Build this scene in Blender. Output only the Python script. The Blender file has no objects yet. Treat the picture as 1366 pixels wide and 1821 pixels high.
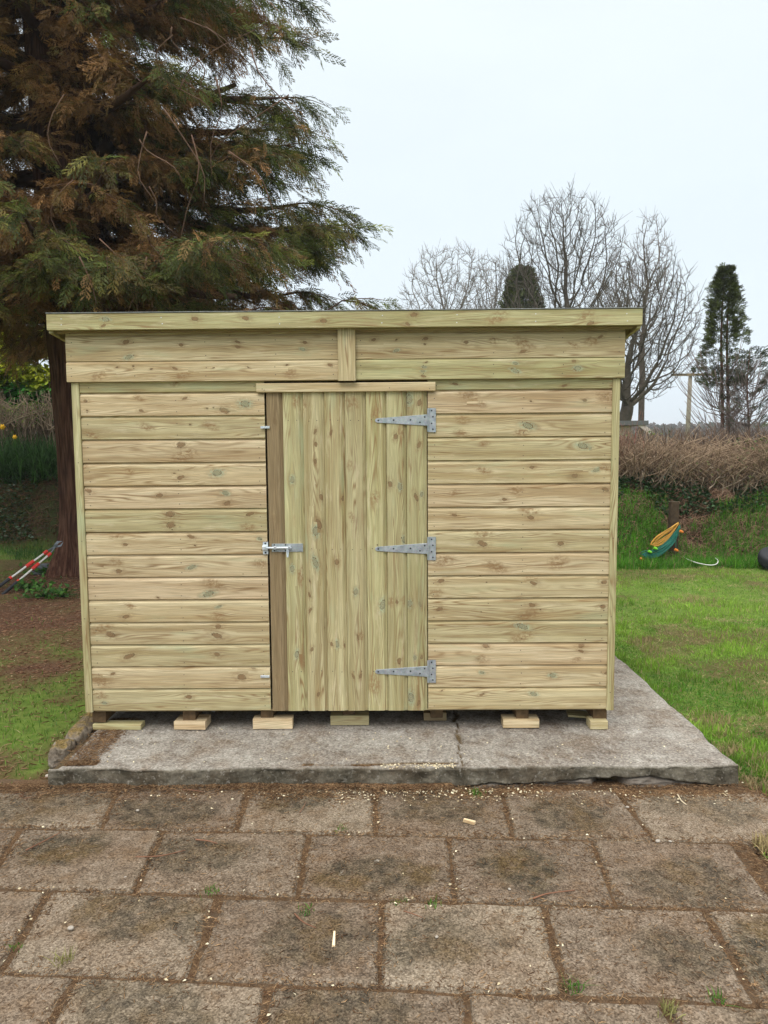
import bpy, math, random
import numpy as np
from mathutils import Vector, Matrix
random.seed(7)
rng = np.random.default_rng(7)
scene = bpy.context.scene
COL = scene.collection
rad = math.radians

# ------------------------------------------------------------------ camera
FPX, PITCH, YAW, ROLL, EYE = 1280.0, 4.9, 0.54, -0.42, 1.70
cam_d = bpy.data.cameras.new('camera')
cam = bpy.data.objects.new('camera', cam_d); COL.objects.link(cam)
cam_d.sensor_fit = 'VERTICAL'; cam_d.sensor_height = 24.0
cam_d.lens = 24.0 * FPX / 1821.0
cam_d.clip_start = 0.05; cam_d.clip_end = 3000
ROT = Matrix.Rotation(rad(YAW), 3, 'Z') @ Matrix.Rotation(rad(90 - PITCH), 3, 'X') @ Matrix.Rotation(rad(ROLL), 3, 'Z')
cam.matrix_world = Matrix.Translation((0, 0, EYE)) @ ROT.to_4x4()
scene.camera = cam

# ------------------------------------------------------------------ light
SUN_EL, SUN_AZ = 52.0, 205.0          # sun behind the cloud, behind the camera
world = bpy.data.worlds.new("World"); scene.world = world
world.use_nodes = True
wn = world.node_tree; wn.nodes.clear()
def wnode(t, **k):
    n = wn.nodes.new(t)
    for a, b in k.items(): setattr(n, a, b)
    return n
sky = wnode('ShaderNodeTexSky', sky_type='NISHITA', sun_disc=False)
sky.sun_elevation = rad(SUN_EL); sky.sun_rotation = rad(SUN_AZ)
sky.air_density = 1.0; sky.dust_density = 3.0
tc = wnode('ShaderNodeTexCoord')
sep = wnode('ShaderNodeSeparateXYZ'); wn.links.new(tc.outputs['Generated'], sep.inputs[0])
ramp = wnode('ShaderNodeValToRGB'); wn.links.new(sep.outputs[2], ramp.inputs[0])
e = ramp.color_ramp.elements
e[0].position = 0.0; e[0].color = (0.74, 0.835, 0.915, 1)
e[1].position = 1.0; e[1].color = (2.75, 2.72, 2.68, 1)
for p, c in ((0.10, (0.78, 0.875, 0.945, 1)), (0.30, (0.80, 0.895, 0.965, 1)), (0.52, (0.83, 0.91, 0.965, 1)), (0.66, (1.7, 1.72, 1.74, 1))):
    q = e.new(p); q.color = c
mp = wnode('ShaderNodeMapping'); mp.inputs['Scale'].default_value = (1.2, 1.2, 3.5)
wn.links.new(tc.outputs['Generated'], mp.inputs[0])
noi = wnode('ShaderNodeTexNoise'); noi.inputs['Scale'].default_value = 1.6; noi.inputs['Detail'].default_value = 4
wn.links.new(mp.outputs[0], noi.inputs['Vector'])
mr = wnode('ShaderNodeMapRange'); mr.inputs[3].default_value = 0.965; mr.inputs[4].default_value = 1.035
mr.inputs[1].default_value = 0.3; mr.inputs[2].default_value = 0.7
wn.links.new(noi.outputs[0], mr.inputs[0])
mul = wnode('ShaderNodeVectorMath', operation='MULTIPLY')
wn.links.new(ramp.outputs[0], mul.inputs[0]); wn.links.new(mr.outputs[0], mul.inputs[1])
bg1 = wnode('ShaderNodeBackground'); wn.links.new(sky.outputs[0], bg1.inputs[0]); bg1.inputs[1].default_value = 0.05
bg2 = wnode('ShaderNodeBackground'); wn.links.new(mul.outputs[0], bg2.inputs[0]); bg2.inputs[1].default_value = 1.0
mix = wnode('ShaderNodeMixShader'); mix.inputs[0].default_value = 0.95
wn.links.new(bg1.outputs[0], mix.inputs[1]); wn.links.new(bg2.outputs[0], mix.inputs[2])
wo = wnode('ShaderNodeOutputWorld'); wn.links.new(mix.outputs[0], wo.inputs[0])

sd = bpy.data.lights.new('sun', 'SUN'); sd.energy = 1.3; sd.angle = rad(28); sd.color = (1.0, 0.965, 0.90)
sun = bpy.data.objects.new('sun', sd); COL.objects.link(sun)
az = rad(SUN_AZ)                       # direction to the sun, measured from +Y clockwise
to_sun = Vector((math.sin(az) * math.cos(rad(SUN_EL)), math.cos(az) * math.cos(rad(SUN_EL)), math.sin(rad(SUN_EL))))
sun.rotation_euler = to_sun.to_track_quat('Z', 'Y').to_euler(); sun.location = (0, 0, 20)
scene.view_settings.view_transform = 'Standard'; scene.view_settings.look = 'None'
scene.view_settings.exposure = 0.19; scene.view_settings.gamma = 1.0
scene.render.engine = 'CYCLES'
scene.cycles.max_bounces = 6; scene.cycles.transparent_max_bounces = 8
scene.cycles.use_denoising = True

# ------------------------------------------------------------------ measuring helpers (photo pixel -> metres)
def ray(px, py): return ROT @ Vector(((px - 683) / FPX, -(py - 910.5) / FPX, -1))
def atY(px, py, Y):
    v = ray(px, py); return Vector((0, 0, EYE)) + v * (Y / v.y)
def atZ(px, py, Z):
    v = ray(px, py); return Vector((0, 0, EYE)) + v * ((Z - EYE) / v.z)

# ------------------------------------------------------------------ numpy noise
def _h(ix, iy, s):
    v = np.sin(ix * 127.1 + iy * 311.7 + s * 74.7) * 43758.5453
    return v - np.floor(v)
def vnoise(x, y, s=0):
    x = np.asarray(x, float); y = np.asarray(y, float)
    ix, iy = np.floor(x), np.floor(y); fx, fy = x - ix, y - iy
    fx = fx * fx * (3 - 2 * fx); fy = fy * fy * (3 - 2 * fy)
    a = _h(ix, iy, s); b = _h(ix + 1, iy, s); c = _h(ix, iy + 1, s); d = _h(ix + 1, iy + 1, s)
    return (a * (1 - fx) + b * fx) * (1 - fy) + (c * (1 - fx) + d * fx) * fy
def fbm(x, y, s=0, o=4):
    r = 0; a = 0.5; t = 0
    for i in range(o):
        r = r + a * vnoise(np.asarray(x) * 2 ** i, np.asarray(y) * 2 ** i, s + i * 13); t += a; a *= 0.5
    return r / t
def sstep(a, b, x):
    t = np.clip((x - a) / (b - a), 0, 1); return t * t * (3 - 2 * t)

# ------------------------------------------------------------------ object helpers
def tag(o, label=None, cat=None, group=None, kind=None):
    if label: o['label'] = label
    if cat: o['category'] = cat
    if group: o['group'] = group
    if kind: o['kind'] = kind
    return o
def thing(name, label, cat, loc=(0, 0, 0), group=None):
    o = bpy.data.objects.new(name, None); COL.objects.link(o); o.location = loc
    o.empty_display_size = 0.1
    return tag(o, label, cat, group)
def link(name, me, mats, parent=None, loc=None):
    o = bpy.data.objects.new(name, me); COL.objects.link(o)
    for m in (mats if isinstance(mats, (list, tuple)) else [mats]): me.materials.append(m)
    if parent is not None:
        o.parent = parent
        me.transform(Matrix.Translation(-Vector(parent_world(parent))))
    return o
def parent_world(p):
    v = Vector(p.location)
    while p.parent: p = p.parent; v = v + Vector(p.location)
    return v
def mesh_np(name, V, F, tint=None, mat_idx=None, smooth=False, uv=None):
    """V (n,3); F list of int arrays (m,k); tint (n,3) per vertex"""
    me = bpy.data.meshes.new(name)
    V = np.asarray(V, np.float32)
    me.vertices.add(len(V)); me.vertices.foreach_set('co', V.ravel())
    F = [np.asarray(f, np.int32) for f in F if len(f)]
    li = np.concatenate([f.ravel() for f in F]); tot = np.concatenate([np.full(len(f), f.shape[1], np.int32) for f in F])
    st = np.concatenate([[0], np.cumsum(tot)[:-1]]).astype(np.int32)
    me.loops.add(len(li)); me.loops.foreach_set('vertex_index', li)
    me.polygons.add(len(tot)); me.polygons.foreach_set('loop_start', st)
    try: me.polygons.foreach_set('loop_total', tot)
    except Exception: pass
    if smooth: me.polygons.foreach_set('use_smooth', np.ones(len(tot), bool))
    if mat_idx is not None: me.polygons.foreach_set('material_index', np.asarray(mat_idx, np.int32))
    if tint is not None:
        a = me.color_attributes.new('tint', 'FLOAT_COLOR', 'POINT')
        t4 = np.ones((len(V), 4), np.float32); t4[:, :3] = tint; a.data.foreach_set('color', t4.ravel())
    if uv is not None:
        l = me.uv_layers.new(name='UVMap'); l.data.foreach_set('uv', np.asarray(uv, np.float32).ravel())
    me.update(calc_edges=True); me.validate(clean_customdata=False)
    return me
def join_np(parts):
    """parts: list of (V, F list, tint)"""
    Vs, Fs, Ts, off = [], [], [], 0
    for V, F, T in parts:
        Vs.append(V); Ts.append(T)
        for f in F:
            if len(f): Fs.append(np.asarray(f) + off)
        off += len(V)
    return np.concatenate(Vs), Fs, np.concatenate(Ts)
def instances(TV, TF, P, M, tint):
    """copies of a template: P (n,3), M (n,3,3), tint (n,3)"""
    n, k = len(P), len(TV)
    V = np.einsum('nij,kj->nki', M, TV) + P[:, None, :]
    F = [(f[None] + (np.arange(n) * k)[:, None, None]).reshape(-1, f.shape[1]) for f in TF]
    return V.reshape(-1, 3), F, np.repeat(tint, k, axis=0)
def rotm(yaw, pitch, roll, s=1.0):
    cy, sy = np.cos(yaw), np.sin(yaw); cp, sp = np.cos(pitch), np.sin(pitch); cr, sr = np.cos(roll), np.sin(roll)
    z = np.zeros_like(cy); o = np.ones_like(cy)
    Z = np.stack([cy, -sy, z, sy, cy, z, z, z, o], -1).reshape(-1, 3, 3)
    Y = np.stack([cp, z, sp, z, o, z, -sp, z, cp], -1).reshape(-1, 3, 3)
    X = np.stack([o, z, z, z, cr, -sr, z, sr, cr], -1).reshape(-1, 3, 3)
    return (Z @ Y @ X) * np.reshape(s, (-1, 1, 1))
def tubes(P, R, sides, tint):
    """P (n,m,3) polylines, R (n,m) radii, tint (n,3)"""
    P = np.asarray(P, float); R = np.asarray(R, float); n, m, _ = P.shape
    T = np.gradient(P, axis=1); T /= np.linalg.norm(T, axis=2, keepdims=True) + 1e-9
    ref = np.where(np.abs(T[..., 2:3]) > 0.9, np.array([1.0, 0, 0]), np.array([0, 0, 1.0]))
    A = np.cross(T, ref); A /= np.linalg.norm(A, axis=2, keepdims=True) + 1e-9
    B = np.cross(T, A)
    a = np.arange(sides) * 2 * np.pi / sides
    V = P[:, :, None, :] + R[:, :, None, None] * (np.cos(a)[:, None] * A[:, :, None, :] + np.sin(a)[:, None] * B[:, :, None, :])
    idx = np.arange(n * m * sides).reshape(n, m, sides)
    q = np.stack([idx[:, :-1, :], np.roll(idx, -1, 2)[:, :-1, :], np.roll(idx, -1, 2)[:, 1:, :], idx[:, 1:, :]], -1).reshape(-1, 4)
    F = [q]
    if sides == 4: F += [idx[:, 0, ::-1].reshape(-1, 4), idx[:, -1, :].reshape(-1, 4)]
    elif sides == 3: F += [idx[:, -1, :].reshape(-1, 3)]
    elif sides > 4: F += [idx[:, 0, ::-1].reshape(-1, sides), idx[:, -1, :].reshape(-1, sides)]
    return V.reshape(-1, 3), F, np.repeat(np.asarray(tint), m * sides, axis=0)
def resample(pts, rads, m):
    pts = np.asarray(pts, float); d = np.concatenate([[0], np.cumsum(np.linalg.norm(np.diff(pts, axis=0), axis=1))])
    t = np.linspace(0, d[-1], m)
    return np.stack([np.interp(t, d, pts[:, i]) for i in range(3)], 1), np.interp(t, d, rads)
def smooth_curve(pts, m):
    """Catmull-Rom through pts"""
    pts = np.asarray(pts, float); P = np.vstack([2 * pts[0] - pts[1], pts, 2 * pts[-1] - pts[-2]])
    out = []; k = len(pts) - 1
    for u in np.linspace(0, k - 1e-6, m):
        i = int(u); t = u - i; p0, p1, p2, p3 = P[i], P[i + 1], P[i + 2], P[i + 3]
        out.append(0.5 * (2 * p1 + (p2 - p0) * t + (2 * p0 - 5 * p1 + 4 * p2 - p3) * t * t + (3 * p1 - p0 - 3 * p2 + p3) * t ** 3))
    return np.array(out)

class MB:
    """boxes and swept boards gathered into one mesh, with grain UVs (metres along, metres across)"""
    def __init__(s): s.v = []; s.f = []; s.uv = []; s.t = []; s.m = []; s.k = []; s.kk = []
    def face(s, pts, uvs, tint=(0.5, 0.5, 0), mat=0, kn=None, kind=0.0):
        b = len(s.v); s.v += [tuple(p) for p in pts]; s.f.append(tuple(range(b, b + len(pts)))); s.uv += list(uvs)
        s.t += [tint] * len(pts); s.m.append(mat); s.k += kn or [(9.0, 9.0, 0.0)] * len(pts); s.kk += [kind] * len(pts)
    def sweep(s, prof, a, b, place, tint=(0.5, 0.5, 0), mat=0, closed=True, knots=None):
        """prof: (v, d) points; runs from u=a to u=b; place(u, v, d) -> xyz"""
        o = (random.random() * 90, random.random() * 90)
        n = len(prof); per = 0
        for i in range(n if closed else n - 1):
            p, q = prof[i], prof[(i + 1) % n]
            L = math.hypot(q[0] - p[0], q[1] - p[1])
            if knots and max(p[1], q[1]) < 0.010:        # front faces: small cells, each knowing its nearest knot
                nu_ = max(1, int((b - a) / 0.03)); nv_ = max(1, int(L / 0.02))
                for iu in range(nu_):
                    u0, u1 = a + (b - a) * iu / nu_, a + (b - a) * (iu + 1) / nu_
                    for iv in range(nv_):
                        f0, f1 = iv / nv_, (iv + 1) / nv_
                        p0 = (p[0] + (q[0] - p[0]) * f0, p[1] + (q[1] - p[1]) * f0); p1 = (p[0] + (q[0] - p[0]) * f1, p[1] + (q[1] - p[1]) * f1)
                        uc, vc = (u0 + u1) / 2, (p0[0] + p1[0]) / 2
                        K = min(knots, key=lambda k: ((k[0] - uc) * .45) ** 2 + (k[1] - vc) ** 2 - (k[2] * 1.5) ** 2)
                        s.face([place(u0, *p0), place(u1, *p0), place(u1, *p1), place(u0, *p1)],
                               [(o[0] + u0, o[1] + per + L * f0), (o[0] + u1, o[1] + per + L * f0), (o[0] + u1, o[1] + per + L * f1), (o[0] + u0, o[1] + per + L * f1)], tint, mat,
                               [(u0 - K[0], p0[0] - K[1], K[2]), (u1 - K[0], p0[0] - K[1], K[2]), (u1 - K[0], p1[0] - K[1], K[2]), (u0 - K[0], p1[0] - K[1], K[2])], K[3])
            else:
              s.face([place(a, *p), place(b, *p), place(b, *q), place(a, *q)],
                   [(o[0] + a, o[1] + per), (o[0] + b, o[1] + per), (o[0] + b, o[1] + per + L), (o[0] + a, o[1] + per + L)], tint, mat)
            per += L
        if closed:
            for u, r in ((a, 1), (b, -1)):
                pr = prof[::-1] if r == -1 else prof
                s.face([place(u, *p) for p in pr], [(o[0] + 40 + p[1] * 0.3, o[1] + p[0]) for p in pr], tint, mat)
    def box(s, c, d, ax='x', tint=(0.5, 0.5, 0), mat=0, bev=0.0015, rot=None):
        """box centre c, size d, grain along ax; small chamfer"""
        dx, dy, dz = d[0] / 2, d[1] / 2, d[2] / 2
        c = Vector(c); R = rot if rot is not None else Matrix.Identity(3)
        if ax == 'x': L, A, B = dx, dz, dy; pl = lambda u, v, w: c + R @ Vector((u, w, v))
        elif ax == 'y': L, A, B = dy, dz, dx; pl = lambda u, v, w: c + R @ Vector((w, u, v))
        else: L, A, B = dz, dx, dy; pl = lambda u, v, w: c + R @ Vector((v, w, u))
        k = min(bev, A * 0.4, B * 0.4)
        prof = [(-A + k, -B), (A - k, -B), (A, -B + k), (A, B - k), (A - k, B), (-A + k, B), (-A, B - k), (-A, -B + k)]
        s.sweep(prof, -L, L, pl, tint, mat)
    def cyl(s, p0, p1, r, n=10, tint=(0.5, 0.5, 0), mat=0):
        p0, p1 = Vector(p0), Vector(p1); t = (p1 - p0).normalized()
        a = t.orthogonal().normalized(); b = t.cross(a)
        ring = [(math.cos(2 * math.pi * i / n) * a + math.sin(2 * math.pi * i / n) * b) * r for i in range(n)]
        for i in range(n):
            j = (i + 1) % n
            s.face([p0 + ring[i], p0 + ring[j], p1 + ring[j], p1 + ring[i]], [(0, 0), (0.01, 0), (0.01, 0.1), (0, 0.1)], tint, mat)
        s.face([p0 + r_ for r_ in ring[::-1]], [(0, 0)] * n, tint, mat); s.face([p1 + r_ for r_ in ring], [(0, 0)] * n, tint, mat)
    def build(s, name, mats, parent=None):
        me = bpy.data.meshes.new(name); me.from_pydata(s.v, [], s.f)
        l = me.uv_layers.new(name='UVMap'); l.data.foreach_set('uv', np.array(s.uv, np.float32).ravel())
        a = me.color_attributes.new('tint', 'FLOAT_COLOR', 'POINT')
        t4 = np.ones((len(s.v), 4), np.float32); t4[:, :3] = np.array(s.t); a.data.foreach_set('color', t4.ravel())
        me.polygons.foreach_set('material_index', np.array(s.m, np.int32))
        a = me.attributes.new('knot', 'FLOAT_VECTOR', 'POINT'); a.data.foreach_set('vector', np.array(s.k, np.float32).ravel())
        a = me.attributes.new('knot_kind', 'FLOAT', 'POINT'); a.data.foreach_set('value', np.array(s.kk, np.float32))
        import bmesh
        bm = bmesh.new(); bm.from_mesh(me); bmesh.ops.recalc_face_normals(bm, faces=bm.faces)
        bm.to_mesh(me); bm.free()
        return link(name, me, mats, parent)

# ------------------------------------------------------------------ material helpers
class NT:
    def __init__(s, name):
        s.m = bpy.data.materials.new(name); s.m.use_nodes = True; s.n = s.m.node_tree; s.n.nodes.clear()
        s.out = s.n.nodes.new('ShaderNodeOutputMaterial')
    def _in(s, sock, v):
        if v is None: return
        if isinstance(v, bpy.types.NodeSocket): s.n.links.new(v, sock)
        else:
            if sock.type in ('VECTOR', 'RGBA') and isinstance(v, (int, float)): v = (v, v, v) if sock.type == 'VECTOR' else (v, v, v, 1)
            if sock.type == 'RGBA' and len(v) == 3: v = (*v, 1)
            sock.default_value = v
    def node(s, t, ins=None, **k):
        n = s.n.nodes.new(t)
        for a, b in k.items(): setattr(n, a, b)
        for a, b in (ins or {}).items(): s._in(n.inputs[a], b)
        return n
    def math(s, op, a, b=None, c=None):
        n = s.node('ShaderNodeMath', operation=op)
        for i, v in enumerate((a, b, c)): s._in(n.inputs[i], v)
        return n.outputs[0]
    def vmath(s, op, a, b=None):
        n = s.node('ShaderNodeVectorMath', operation=op); s._in(n.inputs[0], a)
        if b is not None: s._in(n.inputs[1], b)
        return n.outputs[0]
    def mr(s, v, a, b, c=0.0, d=1.0, smooth=False):
        n = s.node('ShaderNodeMapRange', {0: v, 1: a, 2: b, 3: c, 4: d})
        if smooth: n.interpolation_type = 'SMOOTHSTEP'
        return n.outputs[0]
    def mix(s, f, a, b, mode='MIX'):
        n = s.node('ShaderNodeMix', data_type='RGBA', blend_type=mode)
        s._in(n.inputs[0], f); s._in(n.inputs[6], a); s._in(n.inputs[7], b); return n.outputs[2]
    def noise(s, vec, scale, detail=3, rough=0.55, dim='3D'):
        return s.node('ShaderNodeTexNoise', {'Vector': vec, 'Scale': scale, 'Detail': detail, 'Roughness': rough}, noise_dimensions=dim).outputs[0]
    def xyz(s, v):
        n = s.node('ShaderNodeSeparateXYZ', {0: v}); return n.outputs
    def comb(s, x, y, z=0.0): return s.node('ShaderNodeCombineXYZ', {0: x, 1: y, 2: z}).outputs[0]
    def pos(s): return s.node('ShaderNodeNewGeometry').outputs['Position']
    def attr(s, name='tint'): return s.node('ShaderNodeAttribute', attribute_name=name).outputs['Color']
    def uv(s): return s.node('ShaderNodeTexCoord').outputs['UV']
    def bump(s, h, strength=0.5, dist=0.01, normal=None):
        n = s.node('ShaderNodeBump', {'Height': h, 'Strength': strength, 'Distance': dist})
        if normal is not None: s._in(n.inputs['Normal'], normal)
        return n.outputs[0]
    def bsdf(s, col, rough=0.7, normal=None, metal=0.0, spec=0.3, trans=None):
        b = s.node('ShaderNodeBsdfPrincipled', {'Base Color': col, 'Roughness': rough, 'Metallic': metal, 'Specular IOR Level': spec})
        if normal is not None: s._in(b.inputs['Normal'], normal)
        o = b.outputs[0]
        if trans:
            t = s.node('ShaderNodeBsdfTranslucent', {'Color': col})
            o = s.node('ShaderNodeMixShader', {0: trans, 1: o, 2: t.outputs[0]}).outputs[0]
        s.n.links.new(o, s.out.inputs[0]); return s.m

def leaf_mat(name, rough=0.6, trans=0.25, spec=0.25):
    t = NT(name); c = t.attr(); n = t.noise(t.pos(), 9.0, 2)
    c = t.mix(1.0, c, t.mr(n, 0.3, 0.7, 0.75, 1.25), 'MULTIPLY')
    return t.bsdf(c, rough, spec=spec, trans=trans)
M_LEAF = leaf_mat('foliage'); M_GLOSS = leaf_mat('glossy_leaf', 0.38, 0.12, 0.5)
M_GRASS = leaf_mat('grass_blade', 0.55, 0.35, 0.3); M_TWIG = leaf_mat('twig_bark', 0.85, 0.0, 0.15)

def plain(name, col, rough=0.6, metal=0.0, spec=0.4, var=0.15, scale=30, bump=0.0):
    t = NT(name); n = t.noise(t.pos(), scale, 4)
    c = t.mix(1.0, col, t.mr(n, 0.3, 0.7, 1 - var, 1 + var), 'MULTIPLY')
    return t.bsdf(c, t.mr(n, 0.3, 0.7, max(rough - .1, .05), min(rough + .1, 1)), t.bump(n, bump, 0.004) if bump else None, metal, spec)

def wood_mat():
    t = NT('treated_timber')
    x, y, _ = t.xyz(t.uv())
    tr, tg, tb = t.node('ShaderNodeSeparateColor', {0: t.attr()}).outputs
    def knots(sx, sy, thr, rmin, rmax):
        S = t.comb(t.math('MULTIPLY', x, sx), t.math('MULTIPLY', y, sy))
        v = t.node('ShaderNodeTexVoronoi', {'Vector': S, 'Scale': 1.0, 'Randomness': 0.8}, voronoi_dimensions='2D', feature='F1')
        px, py, _z = t.xyz(v.outputs['Position'])
        px = t.math('DIVIDE', px, sx); py = t.math('DIVIDE', py, sy)
        cr, cg, cb = t.node('ShaderNodeSeparateColor', {0: v.outputs['Color']}).outputs
        lump = t.noise(t.comb(t.math('MULTIPLY', px, 0.9), t.math('MULTIPLY', py, 3.0), 5.0), 1.0, 1)
        has = t.math('GREATER_THAN', cr, t.mr(lump, 0.38, 0.62, thr - 0.05, thr + 0.55))
        r = t.math('MULTIPLY', t.mr(cg, 0, 1, rmin, rmax), has)
        return px, py, r, cb, has
    kv = t.xyz(t.node('ShaderNodeAttribute', attribute_name='knot').outputs['Vector']); du0, dv, r = kv[0], kv[1], kv[2]
    kind = t.node('ShaderNodeAttribute', attribute_name='knot_kind').outputs['Fac']
    has = t.math('GREATER_THAN', r, 0.001)
    teal_k = t.math('MULTIPLY', t.math('GREATER_THAN', kind, 0.3), t.math('LESS_THAN', kind, 0.7)); smud = t.math('GREATER_THAN', kind, 0.7); solid = t.math('SUBTRACT', 1.0, smud)
    cb = t.noise(t.comb(t.math('SUBTRACT', x, du0), t.math('SUBTRACT', y, dv)), 37.0, 0)   # one value per knot
    du = t.math('ADD', du0, t.math('MULTIPLY', dv, t.mr(cb, 0.3, 0.7, -1.1, 1.1)))
    r2 = t.math('ADD', t.math('POWER', t.math('MULTIPLY', du, 0.33), 2.0), t.math('POWER', dv, 2.0))
    R2 = t.math('MULTIPLY', t.math('MULTIPLY', t.math('POWER', r, 2.0), 4.5), t.mr(r2, 0.0, 0.0050, 1.0, 0.0))
    psi = t.math('MULTIPLY', dv, t.math('DIVIDE', r2, t.math('ADD', t.math('ADD', r2, R2), 1e-6)))
    py = t.math('SUBTRACT', y, dv)
    vv = t.math('ADD', py, psi)
    big = t.noise(t.comb(t.math('MULTIPLY', x, 0.8), t.math('MULTIPLY', vv, 13.0)), 1.0, 2, 0.4, '2D')
    ph = t.math('ADD', t.math('MULTIPLY', vv, 560.0), t.math('MULTIPLY', big, 95.0))
    rings = t.math('ADD', t.math('MULTIPLY', t.math('SINE', ph), 0.5), 0.5)
    rings = t.math('POWER', rings, 2.2)
    rmask = t.noise(t.comb(t.math('MULTIPLY', x, 1.3), t.math('MULTIPLY', y, 16.0), 3.0), 1.0, 2)
    rings = t.math('MULTIPLY', rings, t.mr(rmask, 0.36, 0.66, 0.10, 1.0))
    fine = t.noise(t.comb(t.math('MULTIPLY', x, 5.0), t.math('MULTIPLY', vv, 320.0)), 1.0, 4, 0.6, '2D')
    band = t.noise(t.comb(t.math('MULTIPLY', x, 0.7), t.math('MULTIPLY', vv, 26.0)), 1.0, 3, 0.5, '2D')
    patch = t.noise(t.comb(t.math('MULTIPLY', x, 2.0), t.math('MULTIPLY', y, 9.0), 7.0), 1.0, 4)
    tan = t.mix(t.mr(band, 0.34, 0.68), (0.70, 0.56, 0.365), (0.49, 0.35, 0.195))
    grn = t.mix(t.mr(band, 0.34, 0.68), (0.49, 0.475, 0.25), (0.31, 0.285, 0.125))
    c = t.mix(t.mr(tr, 0.1, 1.15), tan, grn)
    c = t.mix(t.math('MULTIPLY', t.mr(patch, 0.50, 0.72), 0.30), c, (0.47, 0.42, 0.255))
    c = t.mix(t.math('MULTIPLY', rings, 0.88), c, (0.25, 0.15, 0.065))
    c = t.mix(1.0, c, t.mr(fine, 0.3, 0.7, 0.76, 1.18), 'MULTIPLY')
    # brown smears and fine mill marks
    sm = t.noise(t.comb(t.math('MULTIPLY', x, 3.2), t.math('MULTIPLY', y, 22.0), 11.0), 1.0, 5, 0.7)
    c = t.mix(t.mr(sm, 0.56, 0.74, 0, 0.55), c, (0.33, 0.205, 0.10))
    c = t.mix(t.mr(sm, 0.44, 0.30, 0, 0.45), c, (0.72, 0.62, 0.43))
    # knots: brown smear round them, dark ring, red-brown or grey-green heart
    kdr = t.math('DIVIDE', t.math('SQRT', t.math('ADD', t.math('POWER', t.math('MULTIPLY', du, 0.66), 2.0), t.math('POWER', dv, 2.0))), t.math('ADD', r, 1e-4))
    wob = t.noise(t.comb(x, y), 90, 3)
    kd = t.math('ADD', kdr, t.mr(wob, 0.2, 0.8, -0.30, 0.30))
    hn = t.mr(t.noise(t.comb(t.math('MULTIPLY', x, 1.0), t.math('MULTIPLY', y, 1.6)), 45, 4, 0.7), 0.38, 0.60)
    halo = t.math('MULTIPLY', t.math('MULTIPLY', t.mr(kd, 1.0, 3.8, 1.0, 0.0, True), hn), has)
    c = t.mix(t.math('MULTIPLY', halo, t.mr(smud, 0, 1, 0.55, 0.9)), c, (0.26, 0.155, 0.07))
    teal = t.math('MULTIPLY', t.math('MULTIPLY', t.mr(t.math('ADD', kd, t.math('MULTIPLY', t.math('ABSOLUTE', du), -12.0)), 0.6, 2.3, 1.0, 0.0, True), t.mr(wob, 0.40, 0.55)), t.math('MULTIPLY', teal_k, has))
    c = t.mix(t.math('MULTIPLY', teal, 0.70), c, (0.34, 0.44, 0.31))
    core = t.math('MULTIPLY', t.mr(kd, 0.75, 1.05, 1.0, 0.0, True), t.math('MULTIPLY', has, solid))
    rr_ = t.math('MULTIPLY', t.math('ADD', t.math('SINE', t.math('MULTIPLY', kdr, 14.0)), 1.0), 0.5)
    heart = t.mix(t.math('MULTIPLY', rr_, 0.6), t.mix(teal_k, (0.27, 0.165, 0.08), (0.34, 0.34, 0.21)), (0.13, 0.075, 0.035))
    small = t.mr(r, 0.004, 0.008, 1.0, 0.0)
    heart = t.mix(t.math('MULTIPLY', small, 0.75), heart, (0.075, 0.042, 0.022))
    c = t.mix(t.math('MULTIPLY', core, 0.85), c, heart)
    ring = t.math('MULTIPLY', t.mr(t.math('ABSOLUTE', t.math('SUBTRACT', kd, 1.0)), 0.0, 0.26, 1.0, 0.0, True), t.math('MULTIPLY', has, solid))
    ring = t.math('MULTIPLY', ring, t.mr(t.noise(t.comb(x, y), 55, 2), 0.38, 0.55, 0.35, 1.0))
    c = t.mix(t.math('MULTIPLY', ring, 0.80), c, (0.085, 0.048, 0.022))
    # small pin knots
    p2x, p2y, r_2, c2b, has2 = knots(3.1, 14.0, 0.80, 0.0020, 0.0036)
    k2 = t.math('DIVIDE', t.math('SQRT', t.math('ADD', t.math('POWER', t.math('MULTIPLY', t.math('SUBTRACT', x, p2x), 0.7), 2.0), t.math('POWER', t.math('SUBTRACT', y, p2y), 2.0))), t.math('ADD', r_2, 1e-4))
    c = t.mix(t.math('MULTIPLY', t.math('MULTIPLY', t.mr(k2, 0.6, 1.5, 1.0, 0.0, True), has2), 0.9), c, (0.09, 0.05, 0.025))
    # copper-green treatment bloom
    gb = t.noise(t.comb(t.math('MULTIPLY', x, 1.7), t.math('MULTIPLY', y, 11.0), 21.0), 1.0, 4)
    c = t.mix(t.math('MULTIPLY', t.mr(gb, 0.60, 0.76), t.mr(tr, 0, 1, 0.30, 0.55)), c, (0.38, 0.47, 0.29))
    # dark weathered boards
    c = t.mix(t.math('MULTIPLY', tb, 0.85), c, t.mix(t.mr(fine, 0.3, 0.7), (0.145, 0.095, 0.045), (0.30, 0.215, 0.115)))
    c = t.mix(1.0, c, t.mr(tg, 0, 1, 0.72, 1.28), 'MULTIPLY')
    h = t.math('ADD', t.math('MULTIPLY', fine, 0.6), t.math('MULTIPLY', rings, -0.5))
    return t.bsdf(c, t.mr(fine, 0.3, 0.7, 0.62, 0.8), t.bump(h, 0.35, 0.0015), spec=0.25)
M_WOOD = wood_mat()

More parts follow.
